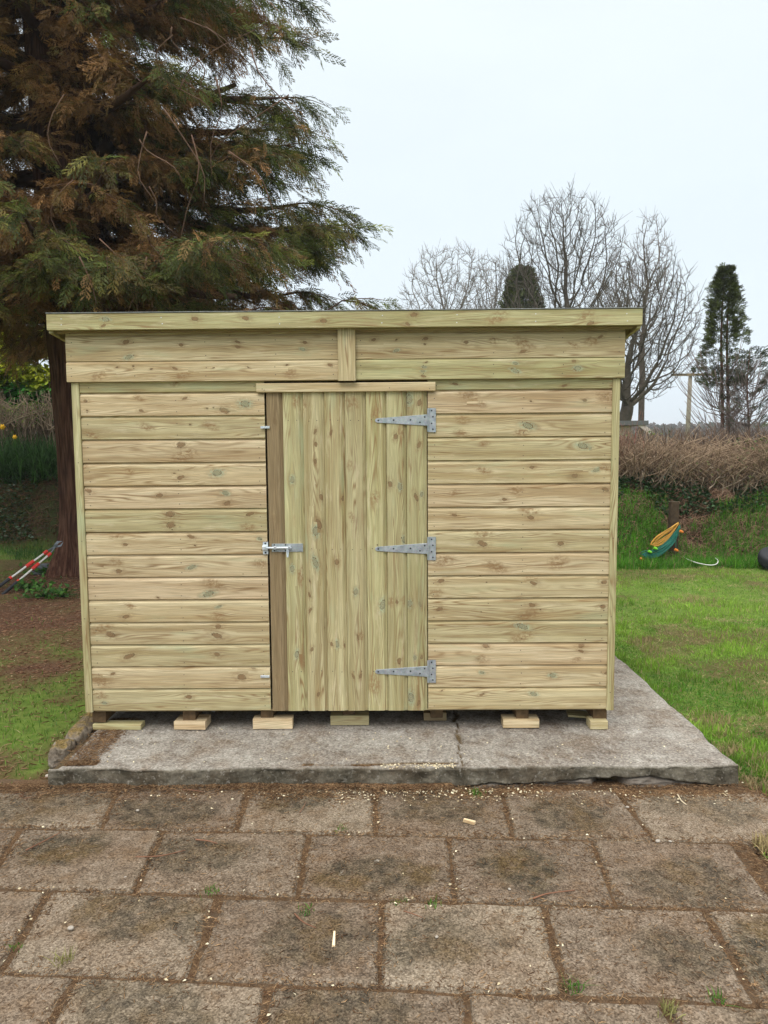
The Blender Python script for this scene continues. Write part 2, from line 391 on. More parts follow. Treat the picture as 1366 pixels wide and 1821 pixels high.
def galv(name='galvanised_steel', dark=1.0):
    t = NT(name); p = t.pos()
    v = t.node('ShaderNodeTexVoronoi', {'Vector': p, 'Scale': 160.0}).outputs['Color']
    n = t.noise(p, 45, 4)
    c = t.mix(t.mr(n, 0.3, 0.7), (0.30 * dark, 0.34 * dark, 0.37 * dark), (0.50 * dark, 0.53 * dark, 0.55 * dark))
    c = t.mix(0.12, c, v, 'SOFT_LIGHT')
    return t.bsdf(c, t.mr(n, 0.3, 0.7, 0.42, 0.62), t.bump(n, 0.15, 0.002), metal=0.55, spec=0.5)
M_GALV = galv(); M_ZINC = galv('bright_zinc', 1.55); M_SCREW = plain('screw_dark', (0.07, 0.075, 0.08), 0.5, 0.7)
M_NAIL = plain('nail_head', (0.10, 0.08, 0.06), 0.6, 0.3); M_BRIGHTNAIL = plain('bright_nail', (0.75, 0.78, 0.78), 0.4, 0.6)
M_FELT = plain('roof_felt', (0.30, 0.31, 0.31), 0.9, 0, 0.2, 0.25, 80, 0.5)
M_DARK = plain('dark_timber', (0.125, 0.080, 0.042), 0.85, 0, 0.2, 0.4, 25, 0.5)  # dark brown, the bearers' own colour
# ================================================================== GROUND
def gz_foot(x): return np.interp(x, [-3.5, 1.0], [12.4, 10.35])
def ground_z(x, y):
    x = np.asarray(x, float); y = np.asarray(y, float)
    f = gz_foot(x) + (fbm(x * 0.6, y * 0.2, 5) - 0.5) * 0.5
    t = np.clip((y - f) / 1.35, 0, 1)
    z = np.interp(x, [-3.5, 0.0], [1.35, 1.12]) * (t * t * (3 - 2 * t) * 0.6 + t * 0.4)
    z = z + (fbm(x * 1.8, y * 1.8, 9) - 0.5) * (0.05 + 0.28 * sstep(0.02, 0.3, t))
    z = z - 0.55 * sstep(3.0, 14.0, y - f) * 1.0
    z = z + 5.5 * sstep(150, 380, y + 0.25 * x + 60 * (fbm(x * 0.006, y * 0.006, 3) - 0.5))
    z = z + (fbm(x * 0.03, y * 0.03, 2) - 0.5) * 1.2 * sstep(20, 60, np.hypot(x, y))
    return z
PAV_R = 1.80
def in_hard(x, y):
    """1 under the slab and the paving"""
    slab = (x > -1.80) & (x < 1.66) & (y > 3.45) & (y < 6.5)
    pav = (y < 3.60) & (x > -3.0 + 0.0 * y) & (x < 2.6)
    return slab | pav
def soil_amt(x, y):
    """0 grass .. 1 bare soil and needles"""
    n = fbm(x * 1.1, y * 1.1, 31, 4); n2 = fbm(x * 4.0, y * 4.0, 37, 3)
    s = np.zeros_like(x)
    d = np.hypot((x + 3.6) * 0.85, (y - 8.6) * 0.55)
    s = np.maximum(s, np.where(x < 0, sstep(2.6, 0.9, d + (n - 0.5) * 2.4), 0))
    s = np.maximum(s, np.where(x < 0, sstep(0.35, 0.05, (-1.72 - x) + (n2 - 0.5) * 0.5) * (y < 6.5), 0))
    s = np.maximum(s, np.where(x > 0, sstep(0.55, 0.1, np.abs(y - 9.5) + (n - 0.5) * 1.6) * 0.62, 0))
    s = np.maximum(s, np.where(x > 0, sstep(0.60, 0.72, n) * 0.65, 0))
    s = np.maximum(s, np.where(x < 0, sstep(0.50, 0.66, n) * 0.8, 0))
    s = np.maximum(s, sstep(0.10, 0.0, np.abs(x - 1.745) + (n2 - .5) * .15) * 0.5 * (y < 6.6))
    return np.clip(s + (n2 - 0.5) * 0.5 * (s > 0.05), 0, 1)
def axis_pts(lo, hi, n0, n1, step):
    a = np.arange(n0, n1 + 1e-6, step)
    k = np.geomspace(0.3, hi - n1, 26); m = np.geomspace(0.3, n0 - lo, 26)
    return np.concatenate([(n0 - m)[::-1], a, n1 + k])
gx = axis_pts(-500, 500, -8, 9, 0.08); gy = axis_pts(-300, 700, 1.0, 14.5, 0.07)
GX, GY = np.meshgrid(gx, gy); GZ = ground_z(GX, GY)
edge = in_hard(GX, GY); GZ = np.where(edge, np.minimum(GZ, 0) - 0.055, GZ)
nx, ny = len(gx), len(gy); idx = np.arange(nx * ny).reshape(ny, nx)
quads = np.stack([idx[:-1, :-1], idx[:-1, 1:], idx[1:, 1:], idx[1:, :-1]], -1).reshape(-1, 4)
so = soil_amt(GX, GY); foot = GY - gz_foot(GX)
bank = sstep(-0.1, 0.35, foot) * sstep(9, 4, foot)
pv = ((GY < 3.6) & (GX > -3.0) & (GX < 2.6)).astype(float)
tint = np.stack([np.maximum(so, pv), bank, pv], -1).reshape(-1, 3)
g = NT('ground_turf_and_soil'); p = g.pos()
r_, g_, b_ = g.node('ShaderNodeSeparateColor', {0: g.attr()}).outputs
n1 = g.noise(p, 3.0, 5); n2 = g.noise(p, 60, 5, 0.7); n3 = g.noise(p, 14, 4)
turf = g.mix(g.mr(n3, 0.35, 0.65), (0.085, 0.150, 0.022), (0.15, 0.215, 0.04))
turf = g.mix(g.mr(n2, 0.5, 0.75, 0, 0.5), turf, (0.16, 0.12, 0.06))
soil = g.mix(g.mr(n2, 0.3, 0.7), (0.06, 0.030, 0.018), (0.165, 0.092, 0.055))
soil = g.mix(g.mr(n3, 0.5, 0.7, 0, 0.5), soil, (0.12, 0.085, 0.05))
bk = g.mix(g.mr(n3, 0.35, 0.65), (0.055, 0.036, 0.022), (0.055, 0.07, 0.022))
c = g.mix(r_, turf, soil); c = g.mix(g_, c, bk)
M_GROUND = g.bsdf(c, 0.95, g.bump(g.math('ADD', n2, n3), 0.8, 0.02), spec=0.1)
tag(link('ground', mesh_np('ground', np.stack([GX, GY, GZ], -1).reshape(-1, 3), [quads], tint, smooth=True), M_GROUND), kind='structure')

# ================================================================== CONCRETE BASE
SL_X0, SL_X1, SL_Y0, SL_Y1, SL_Z = -1.745, 1.752, 3.515, 6.45, 0.10
def front_y(x): return SL_Y0 + (fbm(x * 7, x * 0 + 3, 41, 5) - 0.5) * 0.044 + 0.006 * np.sin(x * 1.3)
us = np.arange(SL_X0, SL_X1 + 1e-6, 0.0115); nu = len(us)
rows = []; trow = []
def trench(x, y):
    """eroded groove near the front edge, and the construction joint running back"""
    xa, xb = atZ(505, 1357, 0.1).x, atZ(818, 1350, 0.1).x; yc = atZ(660, 1357, 0.1).y
    w = 0.022 + 0.012 * (fbm(x * 9, y * 0, 51) - 0.5)
    t1 = sstep(w, w * 0.45, np.abs(y - yc - 0.010 * np.sin(x * 7))) * sstep(xa, xa + .12, x) * sstep(xb, xb - .03, x)
    t1 = t1 * (0.35 + 0.65 * (fbm(x * 6, y * 3, 52, 2) > 0.42))
    xj = atZ(822, 1372, 0.1).x + (y - 3.5) * 0.05 + (fbm(y * 12, x * 0, 53) - 0.5) * 0.035
    t2 = .8 * sstep(0.008, 0.003, np.abs(x - xj)) * (y < 4.9)
    t2b = sstep(0.030, 0.010, np.abs(x - xj)) * (fbm(x * 14, y * 14, 54) > 0.50) * (y < 4.3)
    # broken corner front left, filled with needles
    xl = atZ(100, 1350, .1).x; xr = atZ(182, 1350, .1).x
    t3 = sstep(0.0, 0.03, xr + 0.04 * (fbm(x * 9, y * 9, 55) - .5) - x) * sstep(3.555, 3.58, y) * sstep(3.655, 3.635, y)
    t4 = sstep(0.035, 0.0, (x - SL_X0) - 0.035 * fbm(y * 8, x * 0, 56)) * (y < 4.2)
    return np.clip(np.maximum.reduce([t1, t2, t2b * .6, t3, t4 * .8]), 0, 1)
def push(xx, yy, zz, dirt, lip):
    rows.append(np.stack([xx, yy, zz], -1)); trow.append(np.stack([dirt, lip, np.zeros_like(dirt)], -1))
fy = front_y(us); fb = SL_X1 - us
low = np.interp(us, [-1.72, -0.6, 0.6, 1.73], [0.05, 0.02, -0.02, -0.035])
crack = np.interp(us, [0.2, 0.45, 0.7, 0.95, 1.15, 1.30, 1.45, 1.6, 1.74], [-.03, .010, .012, .020, .040, .050, .018, .000, -.02]) + (fbm(us * 16, us * 0, 61, 3) - 0.5) * 0.022
for i, z in enumerate(np.linspace(-0.06, 0.088, 34)):
    zz = np.full(nu, z)
    rough = (fbm(us * 22, zz * 22, 43, 4) - 0.5) * 0.022
    incr = sstep(0.006, 0.0015, np.abs(zz - crack)) * (us > 0.0)
    below = (zz < crack) & (us > 0.4)
    hollow = sstep(0.10, 0.02, np.abs(us - 1.10)) * (zz < crack) * 0.10
    yy = fy + rough + incr * 0.035 + np.where(below, 0.006 + (fbm(us * 9, zz * 30, 47) - .45) * 0.05, 0) + hollow
    push(us, yy, zz, np.clip(incr + hollow * 8, 0, 1), np.where(below, 1.0, 0.55 * np.ones(nu)))
for k in range(4):
    a = (k + 1) / 4 * math.pi / 2
    push(us, fy + 0.012 * (1 - math.cos(a)), np.full(nu, 0.088 + 0.012 * math.sin(a)), np.zeros(nu), np.full(nu, 0.5 - 0.12 * k))
ys = np.concatenate([np.arange(0.02, 0.9, 0.0125), np.arange(0.92, SL_Y1 - SL_Y0, 0.05)])
for dy in ys:
    yy = fy + dy if dy < 0.3 else np.full(nu, SL_Y0 + dy) + (fy - SL_Y0) * max(0, 1 - (dy - .3) / .3)
    xr = us.copy()
    xr[-3:] += (fbm(yy[-3:] * 7, yy[-3:] * 0, 71, 4) - 0.5) * 0.030
    tr = trench(us, yy)
    zz = SL_Z + (fbm(us * 2.5, yy * 2.5, 72) - 0.5) * 0.008 + (fbm(us * 30, yy * 30, 73, 2) - 0.5) * 0.004 - tr * 0.022
    zz[-2] -= 0.003; zz[-1] -= 0.010
    push(xr, yy, zz, tr, np.zeros(nu))
R = np.array(rows); TT = np.array(trow).copy(); nr = len(R)
# right-hand side skirt
sk = R[34 + 4:, -1, :]; skl = sk.copy(); skl[:, 2] = -0.12; skl[:, 0] += 0.004
ix = np.arange(nr * nu).reshape(nr, nu)
q = np.stack([ix[:-1, :-1], ix[:-1, 1:], ix[1:, 1:], ix[1:, :-1]], -1).reshape(-1, 4)
V = np.concatenate([R.reshape(-1, 3), skl]); T = np.concatenate([TT.reshape(-1, 3), np.tile([[0, .6, 0]], (len(skl), 1))])
a = ix[38:, -1]; b = nr * nu + np.arange(len(skl))
q2 = np.stack([a[:-1], b[:-1], b[1:], a[1:]], -1)
a0 = ix[38:, 0]; skL = R[38:, 0, :].copy(); skL[:, 2] = -0.12; nb = len(V); V = np.concatenate([V, skL]); T = np.concatenate([T, np.tile([[.3, .6, 0]], (len(skL), 1))])
b0 = nb + np.arange(len(skL)); q3 = np.stack([a0[:-1], a0[1:], b0[1:], b0[:-1]], -1)
g = NT('old_concrete'); p = g.pos()
r_, g_, b_ = g.node('ShaderNodeSeparateColor', {0: g.attr()}).outputs
px_, py_, pz_ = g.xyz(p)
n1 = g.noise(p, 1.6, 6, 0.62); n2 = g.noise(p, 75, 5, 0.75); n3 = g.noise(p, 9, 5, 0.6)
sc = g.noise(g.comb(g.math('MULTIPLY', px_, 26.0), g.math('MULTIPLY', py_, 7.0)), 1.0, 4, 0.7)
vor = g.xyz(g.node('ShaderNodeTexVoronoi', {'Vector': p, 'Scale': 120.0}).outputs['Color'])[0]
c = g.mix(g.mr(n1, 0.36, 0.64), (0.205, 0.178, 0.150), (0.325, 0.298, 0.258))
c = g.mix(g.mr(n3, 0.53, 0.70, 0, 0.5), c, (0.46, 0.44, 0.385))
c = g.mix(g.mr(n3, 0.46, 0.34, 0, 0.75), c, (0.135, 0.105, 0.08))
n5 = g.noise(p, 3.4, 5, 0.7); c = g.mix(g.mr(n5, 0.50, 0.66, 0, 0.7), c, (0.19, 0.145, 0.105))
c = g.mix(g.mr(sc, 0.56, 0.72, 0, 0.45), c, (0.50, 0.48, 0.43))
c = g.mix(0.45, c, vor, 'SOFT_LIGHT')
c = g.mix(1.0, c, g.mr(n2, 0.25, 0.75, 0.58, 1.4), 'MULTIPLY')
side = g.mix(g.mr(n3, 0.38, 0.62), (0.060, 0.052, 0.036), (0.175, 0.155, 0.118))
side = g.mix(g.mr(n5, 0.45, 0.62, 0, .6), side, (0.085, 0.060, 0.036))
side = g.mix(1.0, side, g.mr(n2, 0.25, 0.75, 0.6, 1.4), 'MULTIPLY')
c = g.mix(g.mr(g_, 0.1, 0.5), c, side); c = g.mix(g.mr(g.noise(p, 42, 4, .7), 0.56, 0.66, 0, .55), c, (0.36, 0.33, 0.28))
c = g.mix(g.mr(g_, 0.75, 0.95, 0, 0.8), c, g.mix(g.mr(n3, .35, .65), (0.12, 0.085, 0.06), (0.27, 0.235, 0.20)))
c = g.mix(g.mr(r_, 0.2, 0.7), c, g.mix(g.mr(n2, .35, .65), (0.045, 0.03, 0.018), (0.17, 0.12, 0.06)))
M_CONC = g.bsdf(c, 0.92, g.bump(g.math('ADD', g.math('MULTIPLY', n2, 1.0), g.math('MULTIPLY', n3, 1.2)), 0.9, 0.006), spec=0.15)
tag(link('concrete_base', mesh_np('concrete_base', V, [q, q2, q3], T, smooth=True), M_CONC), kind='structure')

# ================================================================== PAVING
def P0(x, y): return np.array(atZ(x, y, 0.0))
def bil(c4, s, t):
    a, b, c_, d = c4
    return (a[None] * ((1 - s) * (1 - t))[:, None] + b[None] * (s * (1 - t))[:, None] + c_[None] * (s * t)[:, None] + d[None] * ((1 - s) * t)[:, None])
# far / near row lines as (x, y) world through points read off the photo
def line(pts):
    w = [P0(*p) for p in pts]; xs = [a[0] for a in w]; ysl = [a[1] for a in w]
    k = np.polyfit(xs, ysl, 1); return lambda x: k[0] * x + k[1]
L0 = lambda x: 3.50 - 0.018 * x
L1 = line([(0, 1473), (680, 1477), (1170, 1499)]); L2 = line([(0, 1583), (680, 1592), (1366, 1622)])
L3 = line([(0, 1727), (680, 1757), (1366, 1786)])
L4 = lambda x: L3(x) - 0.465; L5 = lambda x: L3(x) - 0.93; L6 = lambda x: L3(x) - 1.395
rowdef = [
    (L0, L1, [((-205, 1475), (-110, 1395)), ((178, 1475), (215, 1395)), ((420, 1475), (445, 1395)), ((668, 1476), (668, 1395)), ((912, 1485), (893, 1410)), ((1168, 1497), (1117, 1432)), ((1480, 1505), (1400, 1440))]),
    (L1, L2, [((-340, 1583), (-240, 1475)), ((-35, 1583), (33, 1477)), ((240, 1583), (288, 1480)), ((530, 1588), (549, 1483)), ((808, 1592), (798, 1487)), ((1095, 1605), (1055, 1500)), ((1395, 1622), (1310, 1508))]),
    (L2, L3, [((-330, 1722), (-210, 1583)), ((0, 1725), (86, 1585)), ((342, 1735), (388, 1598)), ((674, 1757), (680, 1600)), ((1005, 1766), (967, 1610)), ((1352, 1784), (1257, 1625)), ((1700, 1790), (1560, 1640))]),
    (L3, L4, [((-330, 1821), (-250, 1735)), ((88, 1821), (135, 1735)), ((464, 1821), (478, 1748)), ((838, 1821), (833, 1775)), ((1200, 1821), (1180, 1790)), ((1570, 1821), (1520, 1790))]),
]
parts = []; PAVS = []; PALE = 116
def paver(c4, seed, joint_l=0.012):
    c4 = [np.asarray(c, float) for c in c4]
    cen = sum(c4) / 4; rs = np.random.default_rng(seed)
    s_, t_ = np.meshgrid(np.linspace(0, 1, 44), np.linspace(0, 1, 34)); s, t = s_.ravel(), t_.ravel()
    P = bil(c4, s, t)
    w = np.linalg.norm(c4[1] - c4[0]); h = np.linalg.norm(c4[3] - c4[0])
    ed = np.minimum(np.minimum(s, 1 - s) * w, np.minimum(t, 1 - t) * h)
    # worn, slightly wandering edges
    wob = (fbm(P[:, 0] * 14, P[:, 1] * 14, seed % 97, 3) - 0.5) * 0.018
    bx = sstep(0.05, 0, ed)
    dirv = (P - cen); dirv /= np.linalg.norm(dirv, axis=1, keepdims=True) + 1e-6
    P = P + dirv * (wob * bx)[:, None]
    tilt = rs.normal(0, 0.004, 2)
    z = 0.0 + (s - .5) * tilt[0] + (t - .5) * tilt[1] + (fbm(P[:, 0] * 6, P[:, 1] * 6, 81) - .5) * 0.008
    z = z - 0.012 * sstep(0.010, 0.0, ed) + rs.normal(0, 0.0012)
    P[:, 2] = z
    # stain: damp mossy blotch near the middle
    sx, sy = rs.normal(0.5, 0.13), rs.normal(0.5, 0.12)
    d = np.hypot((s - sx) / rs.uniform(.30, .42), (t - sy) / rs.uniform(.28, .38)) + (fbm(P[:, 0] * 7, P[:, 1] * 7, seed % 53, 4) - .5) * 1.3
    st = sstep(1.25, 0.70, d) * rs.uniform(0.6, 1.0)
    tone = rs.beta(.8, 1.3) if seed != PALE else 1.6
    T = np.stack([st, np.full_like(st, tone), sstep(0.035, 0.0, ed + wob)], -1)
    n_s, n_t = 44, 34; ii = np.arange(n_s * n_t).reshape(n_t, n_s)
    q = np.stack([ii[:-1, :-1], ii[:-1, 1:], ii[1:, 1:], ii[1:, :-1]], -1).reshape(-1, 4)
    # skirt
    bd = np.concatenate([ii[0, :], ii[1:, -1], ii[-1, -2::-1], ii[-2:0:-1, 0]])
    B = P[bd].copy(); B[:, 2] -= 0.04; k = len(P); m = len(bd); bi = k + np.arange(m)
    q2 = np.stack([bd, bi, np.roll(bi, -1), np.roll(bd, -1)], -1)
    parts.append((np.concatenate([P, B]), [q, q2], np.concatenate([T, T[bd]])))
    PAVS.append((cen, w, h))
sd_ = 100
for ri, (far, near, js) in enumerate(rowdef):
    gap = 0.0065
    lines = []
    for (nb, fb_) in js:
        pn, pf = P0(*nb), P0(*fb_)
        # x at the row's near / far line
        def xat(f): 
            y = f(pn[0]); t = (y - pn[1]) / (pf[1] - pn[1]); return pn[0] + (pf[0] - pn[0]) * t
        lines.append((xat(near), xat(far)))
    for i in range(len(lines) - 1):
        (xn0, xf0), (xn1, xf1) = lines[i], lines[i + 1]
        g2 = gap + random.uniform(-.001, .006)
        A = np.array([xn0 + g2, near(xn0) + gap, 0]); B = np.array([xn1 - g2, near(xn1) + gap, 0])
        C_ = np.array([xf1 - g2, far(xf1) - gap, 0]); D = np.array([xf0 + g2, far(xf0) - gap, 0])
        if A[0] > 1.95: continue
        sd_ += 1; paver((A, B, C_, D), sd_)
for far, near, off in ((L4, L5, 0.0), (L5, L6, 0.3)):
    for k in range(-4, 4):
        x0 = k * 0.615 + off; x1 = x0 + 0.59
        sd_ += 1; paver(([x0, near(x0) + .012, 0], [x1, near(x1) + .012, 0], [x1, far(x1) - .012, 0], [x0, far(x0) - .012, 0]), sd_)
g = NT('weathered_paving'); p = g.pos()
r_, g_, b_ = g.node('ShaderNodeSeparateColor', {0: g.attr()}).outputs
n1 = g.noise(p, 2.5, 5, 0.6); n2 = g.noise(p, 130, 4, 0.75); n3 = g.noise(p, 16, 5, 0.65)
v1 = g.node('ShaderNodeTexVoronoi', {'Vector': p, 'Scale': 170.0}); v2 = g.node('ShaderNodeTexVoronoi', {'Vector': p, 'Scale': 60.0})
c = g.mix(g_, (0.165, 0.125, 0.093), (0.30, 0.25, 0.19))
c = g.mix(g.mr(n1, 0.40, 0.68, 0, .65), c, (0.20, 0.138, 0.092))
c = g.mix(g.mr(n3, 0.50, 0.68, 0, 0.55), c, (0.30, 0.25, 0.20))
c = g.mix(g.mr(n3, 0.48, 0.34, 0, 0.5), c, (0.10, 0.072, 0.05))
stc = g.mix(g.mr(n3, 0.4, 0.6), (0.045, 0.040, 0.028), (0.125, 0.098, 0.062))
stc = g.mix(g.mr(g.noise(p, 5.0, 3), 0.50, 0.62, 0, .75), stc, (0.115, 0.075, 0.028))
mos = g.noise(p, 26, 5, 0.7)
stm = g.math('MULTIPLY', r_, g.mr(mos, 0.32, 0.52, 0.2, 1.0))
c = g.mix(g.mr(g.noise(p, 6.0, 5, .7), 0.52, 0.68, 0, 0.6), c, (0.17, 0.105, 0.055))
c = g.mix(g.math('MULTIPLY', b_, 0.45), c, (0.30, 0.25, 0.19))
c = g.mix(g.math('MULTIPLY', stm, 0.92), c, stc)
lich = g.noise(p, 11, 6, 0.7)
c = g.mix(g.mr(lich, 0.66, 0.72, 0, 0.7), c, (0.46, 0.43, 0.38))
c = g.mix(0.55, c, g.xyz(v1.outputs['Color'])[0], 'SOFT_LIGHT')
grit = g.mr(n2, 0.30, 0.70, 0.55, 1.45)
c = g.mix(1.0, c, grit, 'MULTIPLY'); c = g.mix(1.0, c, (0.80, 0.775, 0.735), 'MULTIPLY')
h = g.math('ADD', g.math('MULTIPLY', v1.outputs['Distance'], 0.8), g.math('ADD', g.math('MULTIPLY', n2, 1.0), g.math('MULTIPLY', n3, 0.25)))
M_PAV = g.bsdf(c, 0.93, g.bump(h, 0.7, 0.004), spec=0.15)
V, F, T = join_np(parts)
tag(link('paved_patio', mesh_np('paved_patio', V, F, T, smooth=True), M_PAV), kind='structure')
# joint fill: packed needles and grit
jx = np.arange(-3.0, 2.05, 0.03); jy = np.arange(0.2, 3.62, 0.03); JX, JY = np.meshgrid(jx, jy)
JZ = -0.010 + (fbm(JX * 9, JY * 9, 91) - .5) * 0.010 + 0.020 * sstep(3.44, 3.53, JY + (fbm(JX * 6, JY * 6, 92) - .5) * .12) * np.where(JX < 0.3, 1, .2)
ii = np.arange(JX.size).reshape(JX.shape); q = np.stack([ii[:-1, :-1], ii[:-1, 1:], ii[1:, 1:], ii[1:, :-1]], -1).reshape(-1, 4)
cx = JX[:-1, :-1].ravel(); cyv = JY[:-1, :-1].ravel()
right_edge = np.interp(cyv, [2.35, 2.45, 2.62, 3.02, 3.06, 3.6], [2.05, 1.62, 1.55, 1.50, 1.95, 1.80]) + (fbm(cyv * 8, cyv * 0, 93) - .5) * .08
left_edge = np.interp(cyv, [0, 3.2, 3.6], [-3.0, -2.9, -1.95])
keep = (cx < right_edge) & (cx > left_edge)
g = NT('joint_litter'); p = g.pos(); n2 = g.noise(p, 110, 5, 0.75); n3 = g.noise(p, 20, 4)
c = g.mix(g.mr(n2, 0.32, 0.68), (0.075, 0.042, 0.023), (0.22, 0.138, 0.076)); c = g.mix(g.mr(n3, 0.45, 0.65, 0, .6), c, (0.13, 0.098, 0.068))
M_JOINT = g.bsdf(c, 0.95, g.bump(n2, 1.0, 0.01), spec=0.1)
tag(link('paving_bed', mesh_np('paving_bed', np.stack([JX, JY, JZ], -1).reshape(-1, 3), [q[keep]], None, smooth=True), M_JOINT), kind='structure')

# ================================================================== SHED
YF = 4.0                       # front face of the shed walls
shed = thing('shed', 'pale pressure-treated timber shed with horizontal boards, plank door and flat overhanging roof', 'shed', (-0.245, YF, 0.10))
XL, XR = -1.755, 1.262
ZB = 0.222                     # underside of the cladding
ZU = 2.082                     # underside of the upper panel

# ---- knots read off the photograph: (px, py, size, kind); size 1 pin .. 4 large, kind b brown, t green-stained, m smear
KNOTS = """188 568 3 t|347 567 3 b|437 566 3 b|576 571 3 b|736 560 3 b|725 576 2 b|885 565 4 m|1043 560 3 m|1050 575 3 b|184 579 2 b
226 609 3 b|231 636 3 t|324 614 2 b|424 609 2 b|424 618 2 b|543 610 2 b|539 622 2 t|665 605 2 b|705 605 1 b|705 624 2 t|757 603 2 b|755 613 1 b|828 610 2 b|877 607 2 m|930 612 4 m|930 625 3 b|1017 614 2 m|1050 607 3 m|1066 600 2 b
179 670 3 m|327 669 3 m|272 657 1 b|211 654 1 b|314 656 2 b|382 655 1 b|443 654 1 b|511 650 1 b|518 665 3 m|588 650 2 b|240 652 1 b|754 653 2 t|752 660 2 t|753 670 2 b|758 645 1 b|915 647 2 t|915 660 3 t|1019 643 2 b|1025 656 3 t
312 681 2 m|810 683 2 b|1004 686 2 b|1088 687 2 m
152 713 2 b|155 730 1 b|247 708 2 m|251 730 2 b|329 708 2 b|399 730 4 b|436 718 4 t|368 726 1 b|380 725 1 b
162 773 3 m|260 759 3 m|338 755 1 b|375 758 3 m
322 791 4 b|324 813 4 m|338 803 3 m
149 831 2 m|231 839 2 m|322 849 3 b|386 841 4 t|310 842 1 b
157 873 3 b|284 881 3 b|401 877 3 t|404 895 3 b
303 914 4 b|304 934 4 b|445 914 3 b|441 937 3 m
207 952 3 m|223 968 2 b|340 954 3 b|347 970 1 b|462 958 2 t
211 1016 3 b|341 1009 3 t|464 1003 3 m|206 1001 3 m
379 1039 4 m|371 1056 4 t|281 1063 1 b
231 1078 2 m|224 1097 3 b|389 1079 2 t|387 1096 3 m
196 1128 4 b|180 1118 4 m|388 1114 3 b|386 1130 4 b
230 1167 4 b|386 1164 3 b
201 1198 2 b|179 1211 4 m|430 1204 4 b|450 1188 2 b
177 1235 3 m|186 1250 2 t|336 1239 3 b
857 719 2 m|944 714 1 b|1082 708 4 m|1040 712 2 b|833 702 4 m
939 757 4 t|927 770 3 m|822 745 3 m|819 771 3 m
1036 793 4 t|861 789 2 m|1048 797 2 t
946 831 2 b|1022 846 3 b|1062 835 3 t|1078 832 3 m|860 836 3 m
918 872 3 m|1077 870 3 b|897 888 2 b|808 876 2 m
940 907 4 m|944 920 3 b|808 916 2 b
859 947 4 m|858 967 4 b|997 967 3 b
882 1008 4 m|992 1000 4 m|790 997 4 m
946 1027 3 m|949 1037 3 b|1074 1035 3 b|784 1033 3 b|775 1055 3 m
946 1076 3 b|941 1093 4 m|1072 1079 3 b|782 1083 3 b
929 1114 4 t|929 1132 4 m|1080 1110 1 b
864 1149 3 b|857 1172 3 m|1034 1148 3 b|1034 1158 2 b|1026 1173 2 m
857 1196 2 t|983 1201 3 t|1079 1197 2 b
857 1235 2 b|949 1234 3 t|786 1228 1 b
520 853 3 t|528 713 3 m|538 720 3 m|520 1011 3 t|539 1023 4 m|528 1163 3 t|541 1175 4 m
561 767 2 b|562 790 2 b|561 820 2 b|572 884 3 b|567 932 4 b|562 944 4 t|551 1058 2 b|552 1085 2 b|579 1116 1 b|555 1154 2 b|567 1234 2 b|551 1033 1 b|561 1000 4 t
589 769 2 b|610 886 2 b|599 999 3 b|590 1145 2 b|614 1149 2 b|599 1145 3 t
621 717 3 m|632 716 2 m|623 828 2 m|626 920 2 m|633 1052 3 t|637 1133 2 b|642 1132 2 m|628 1202 2 b|641 1202 2 b
668 736 3 m|667 885 3 m|681 1075 4 t|665 1216 4 m
704 776 3 b|716 770 3 m|694 861 3 b|711 865 3 t|719 960 3 t|706 1070 2 b|718 1068 2 m|696 1071 2 m|710 1175 3 b
728 710 4 t|746 716 3 b|746 791 3 b|740 884 3 b|750 879 2 t|729 1073 3 t|747 1074 2 b|738 1169 2 t|750 1168 2 b|731 1240 4 t|744 1250 2 b
490 750 3 b|488 920 3 b|491 1203 2 b|508 1205 1 b|612 615 1 b|628 656 3 m"""
KW = []
for e_ in KNOTS.replace('\n', '|').split('|'):
    a_, b_, s_, k_ = e_.split(); w_ = atY(float(a_), float(b_), YF)
    KW.append((w_.x, w_.z, (0, .0042, .0075, .0105, .0150)[int(s_)], {'b': 0.0, 't': 0.5, 'm': 1.0}[k_]))
def kn_h(x0, x1, z0, z1, a, sc=1.0):
    """knots on a horizontal board, in (x, z - a)"""
    r = [(x, z - a, s, k) for x, z, s, k in KW if x0 < x < x1 and z0 - .003 < z < z1 + .003]
    return r or [(0, -9.0, 0.0, 0.0)]
def kn_v(x0, x1, z0, z1):
    r = [(z, x - x0, s, k) for x, z, s, k in KW if x0 - .002 < x < x1 + .002 and z0 < z < z1]
    return r or [(0, -9.0, 0.0, 0.0)]
def z_at(px, py): return atY(px, py, YF).z
def x_at(px, py): return atY(px, py, YF).x
def shiplap(mb, x0, x1, z0, n, pitch, y, tints, top_cut=None):
    """horizontal boards with a bevelled top edge"""
    for i in range(n):
        a = z0 + i * pitch; hgt = pitch
        if top_cut and i == n - 1: hgt = top_cut - a + 0.003
        jit = random.uniform(-.0008, .0008); yo = y + random.uniform(-.001, .001)
        if hgt > 0.06:
            prof = [(0.003, 0.0), (0.0045, 0.0006), (hgt - 0.020, 0.0), (hgt - 0.016, 0.001), (hgt - 0.008, 0.0075), (hgt - 0.001, 0.0120), (hgt + 0.008, 0.0130), (hgt + 0.008, 0.020), (0.003, 0.020)]
            if top_cut and i == n - 1: prof = [(0.003, 0), (hgt, 0), (hgt, 0.018), (0.003, 0.018)]
        else: prof = [(0.003, 0), (hgt, 0), (hgt, 0.018), (0.003, 0.018)]
        prof = [(v, d) for v, d in prof]
        # rounded lower arris
        prof[0] = (0.003 + 0.0015, 0.0); prof = [(0.003, 0.002)] + prof
        mb.sweep(prof, x0, x1, lambda u, v, d, a=a, yo=yo, jit=jit: (u, yo + d, a + v + jit), tints[i % len(tints)], knots=kn_h(x0, x1, a, a + pitch, a) if y == YF else None)
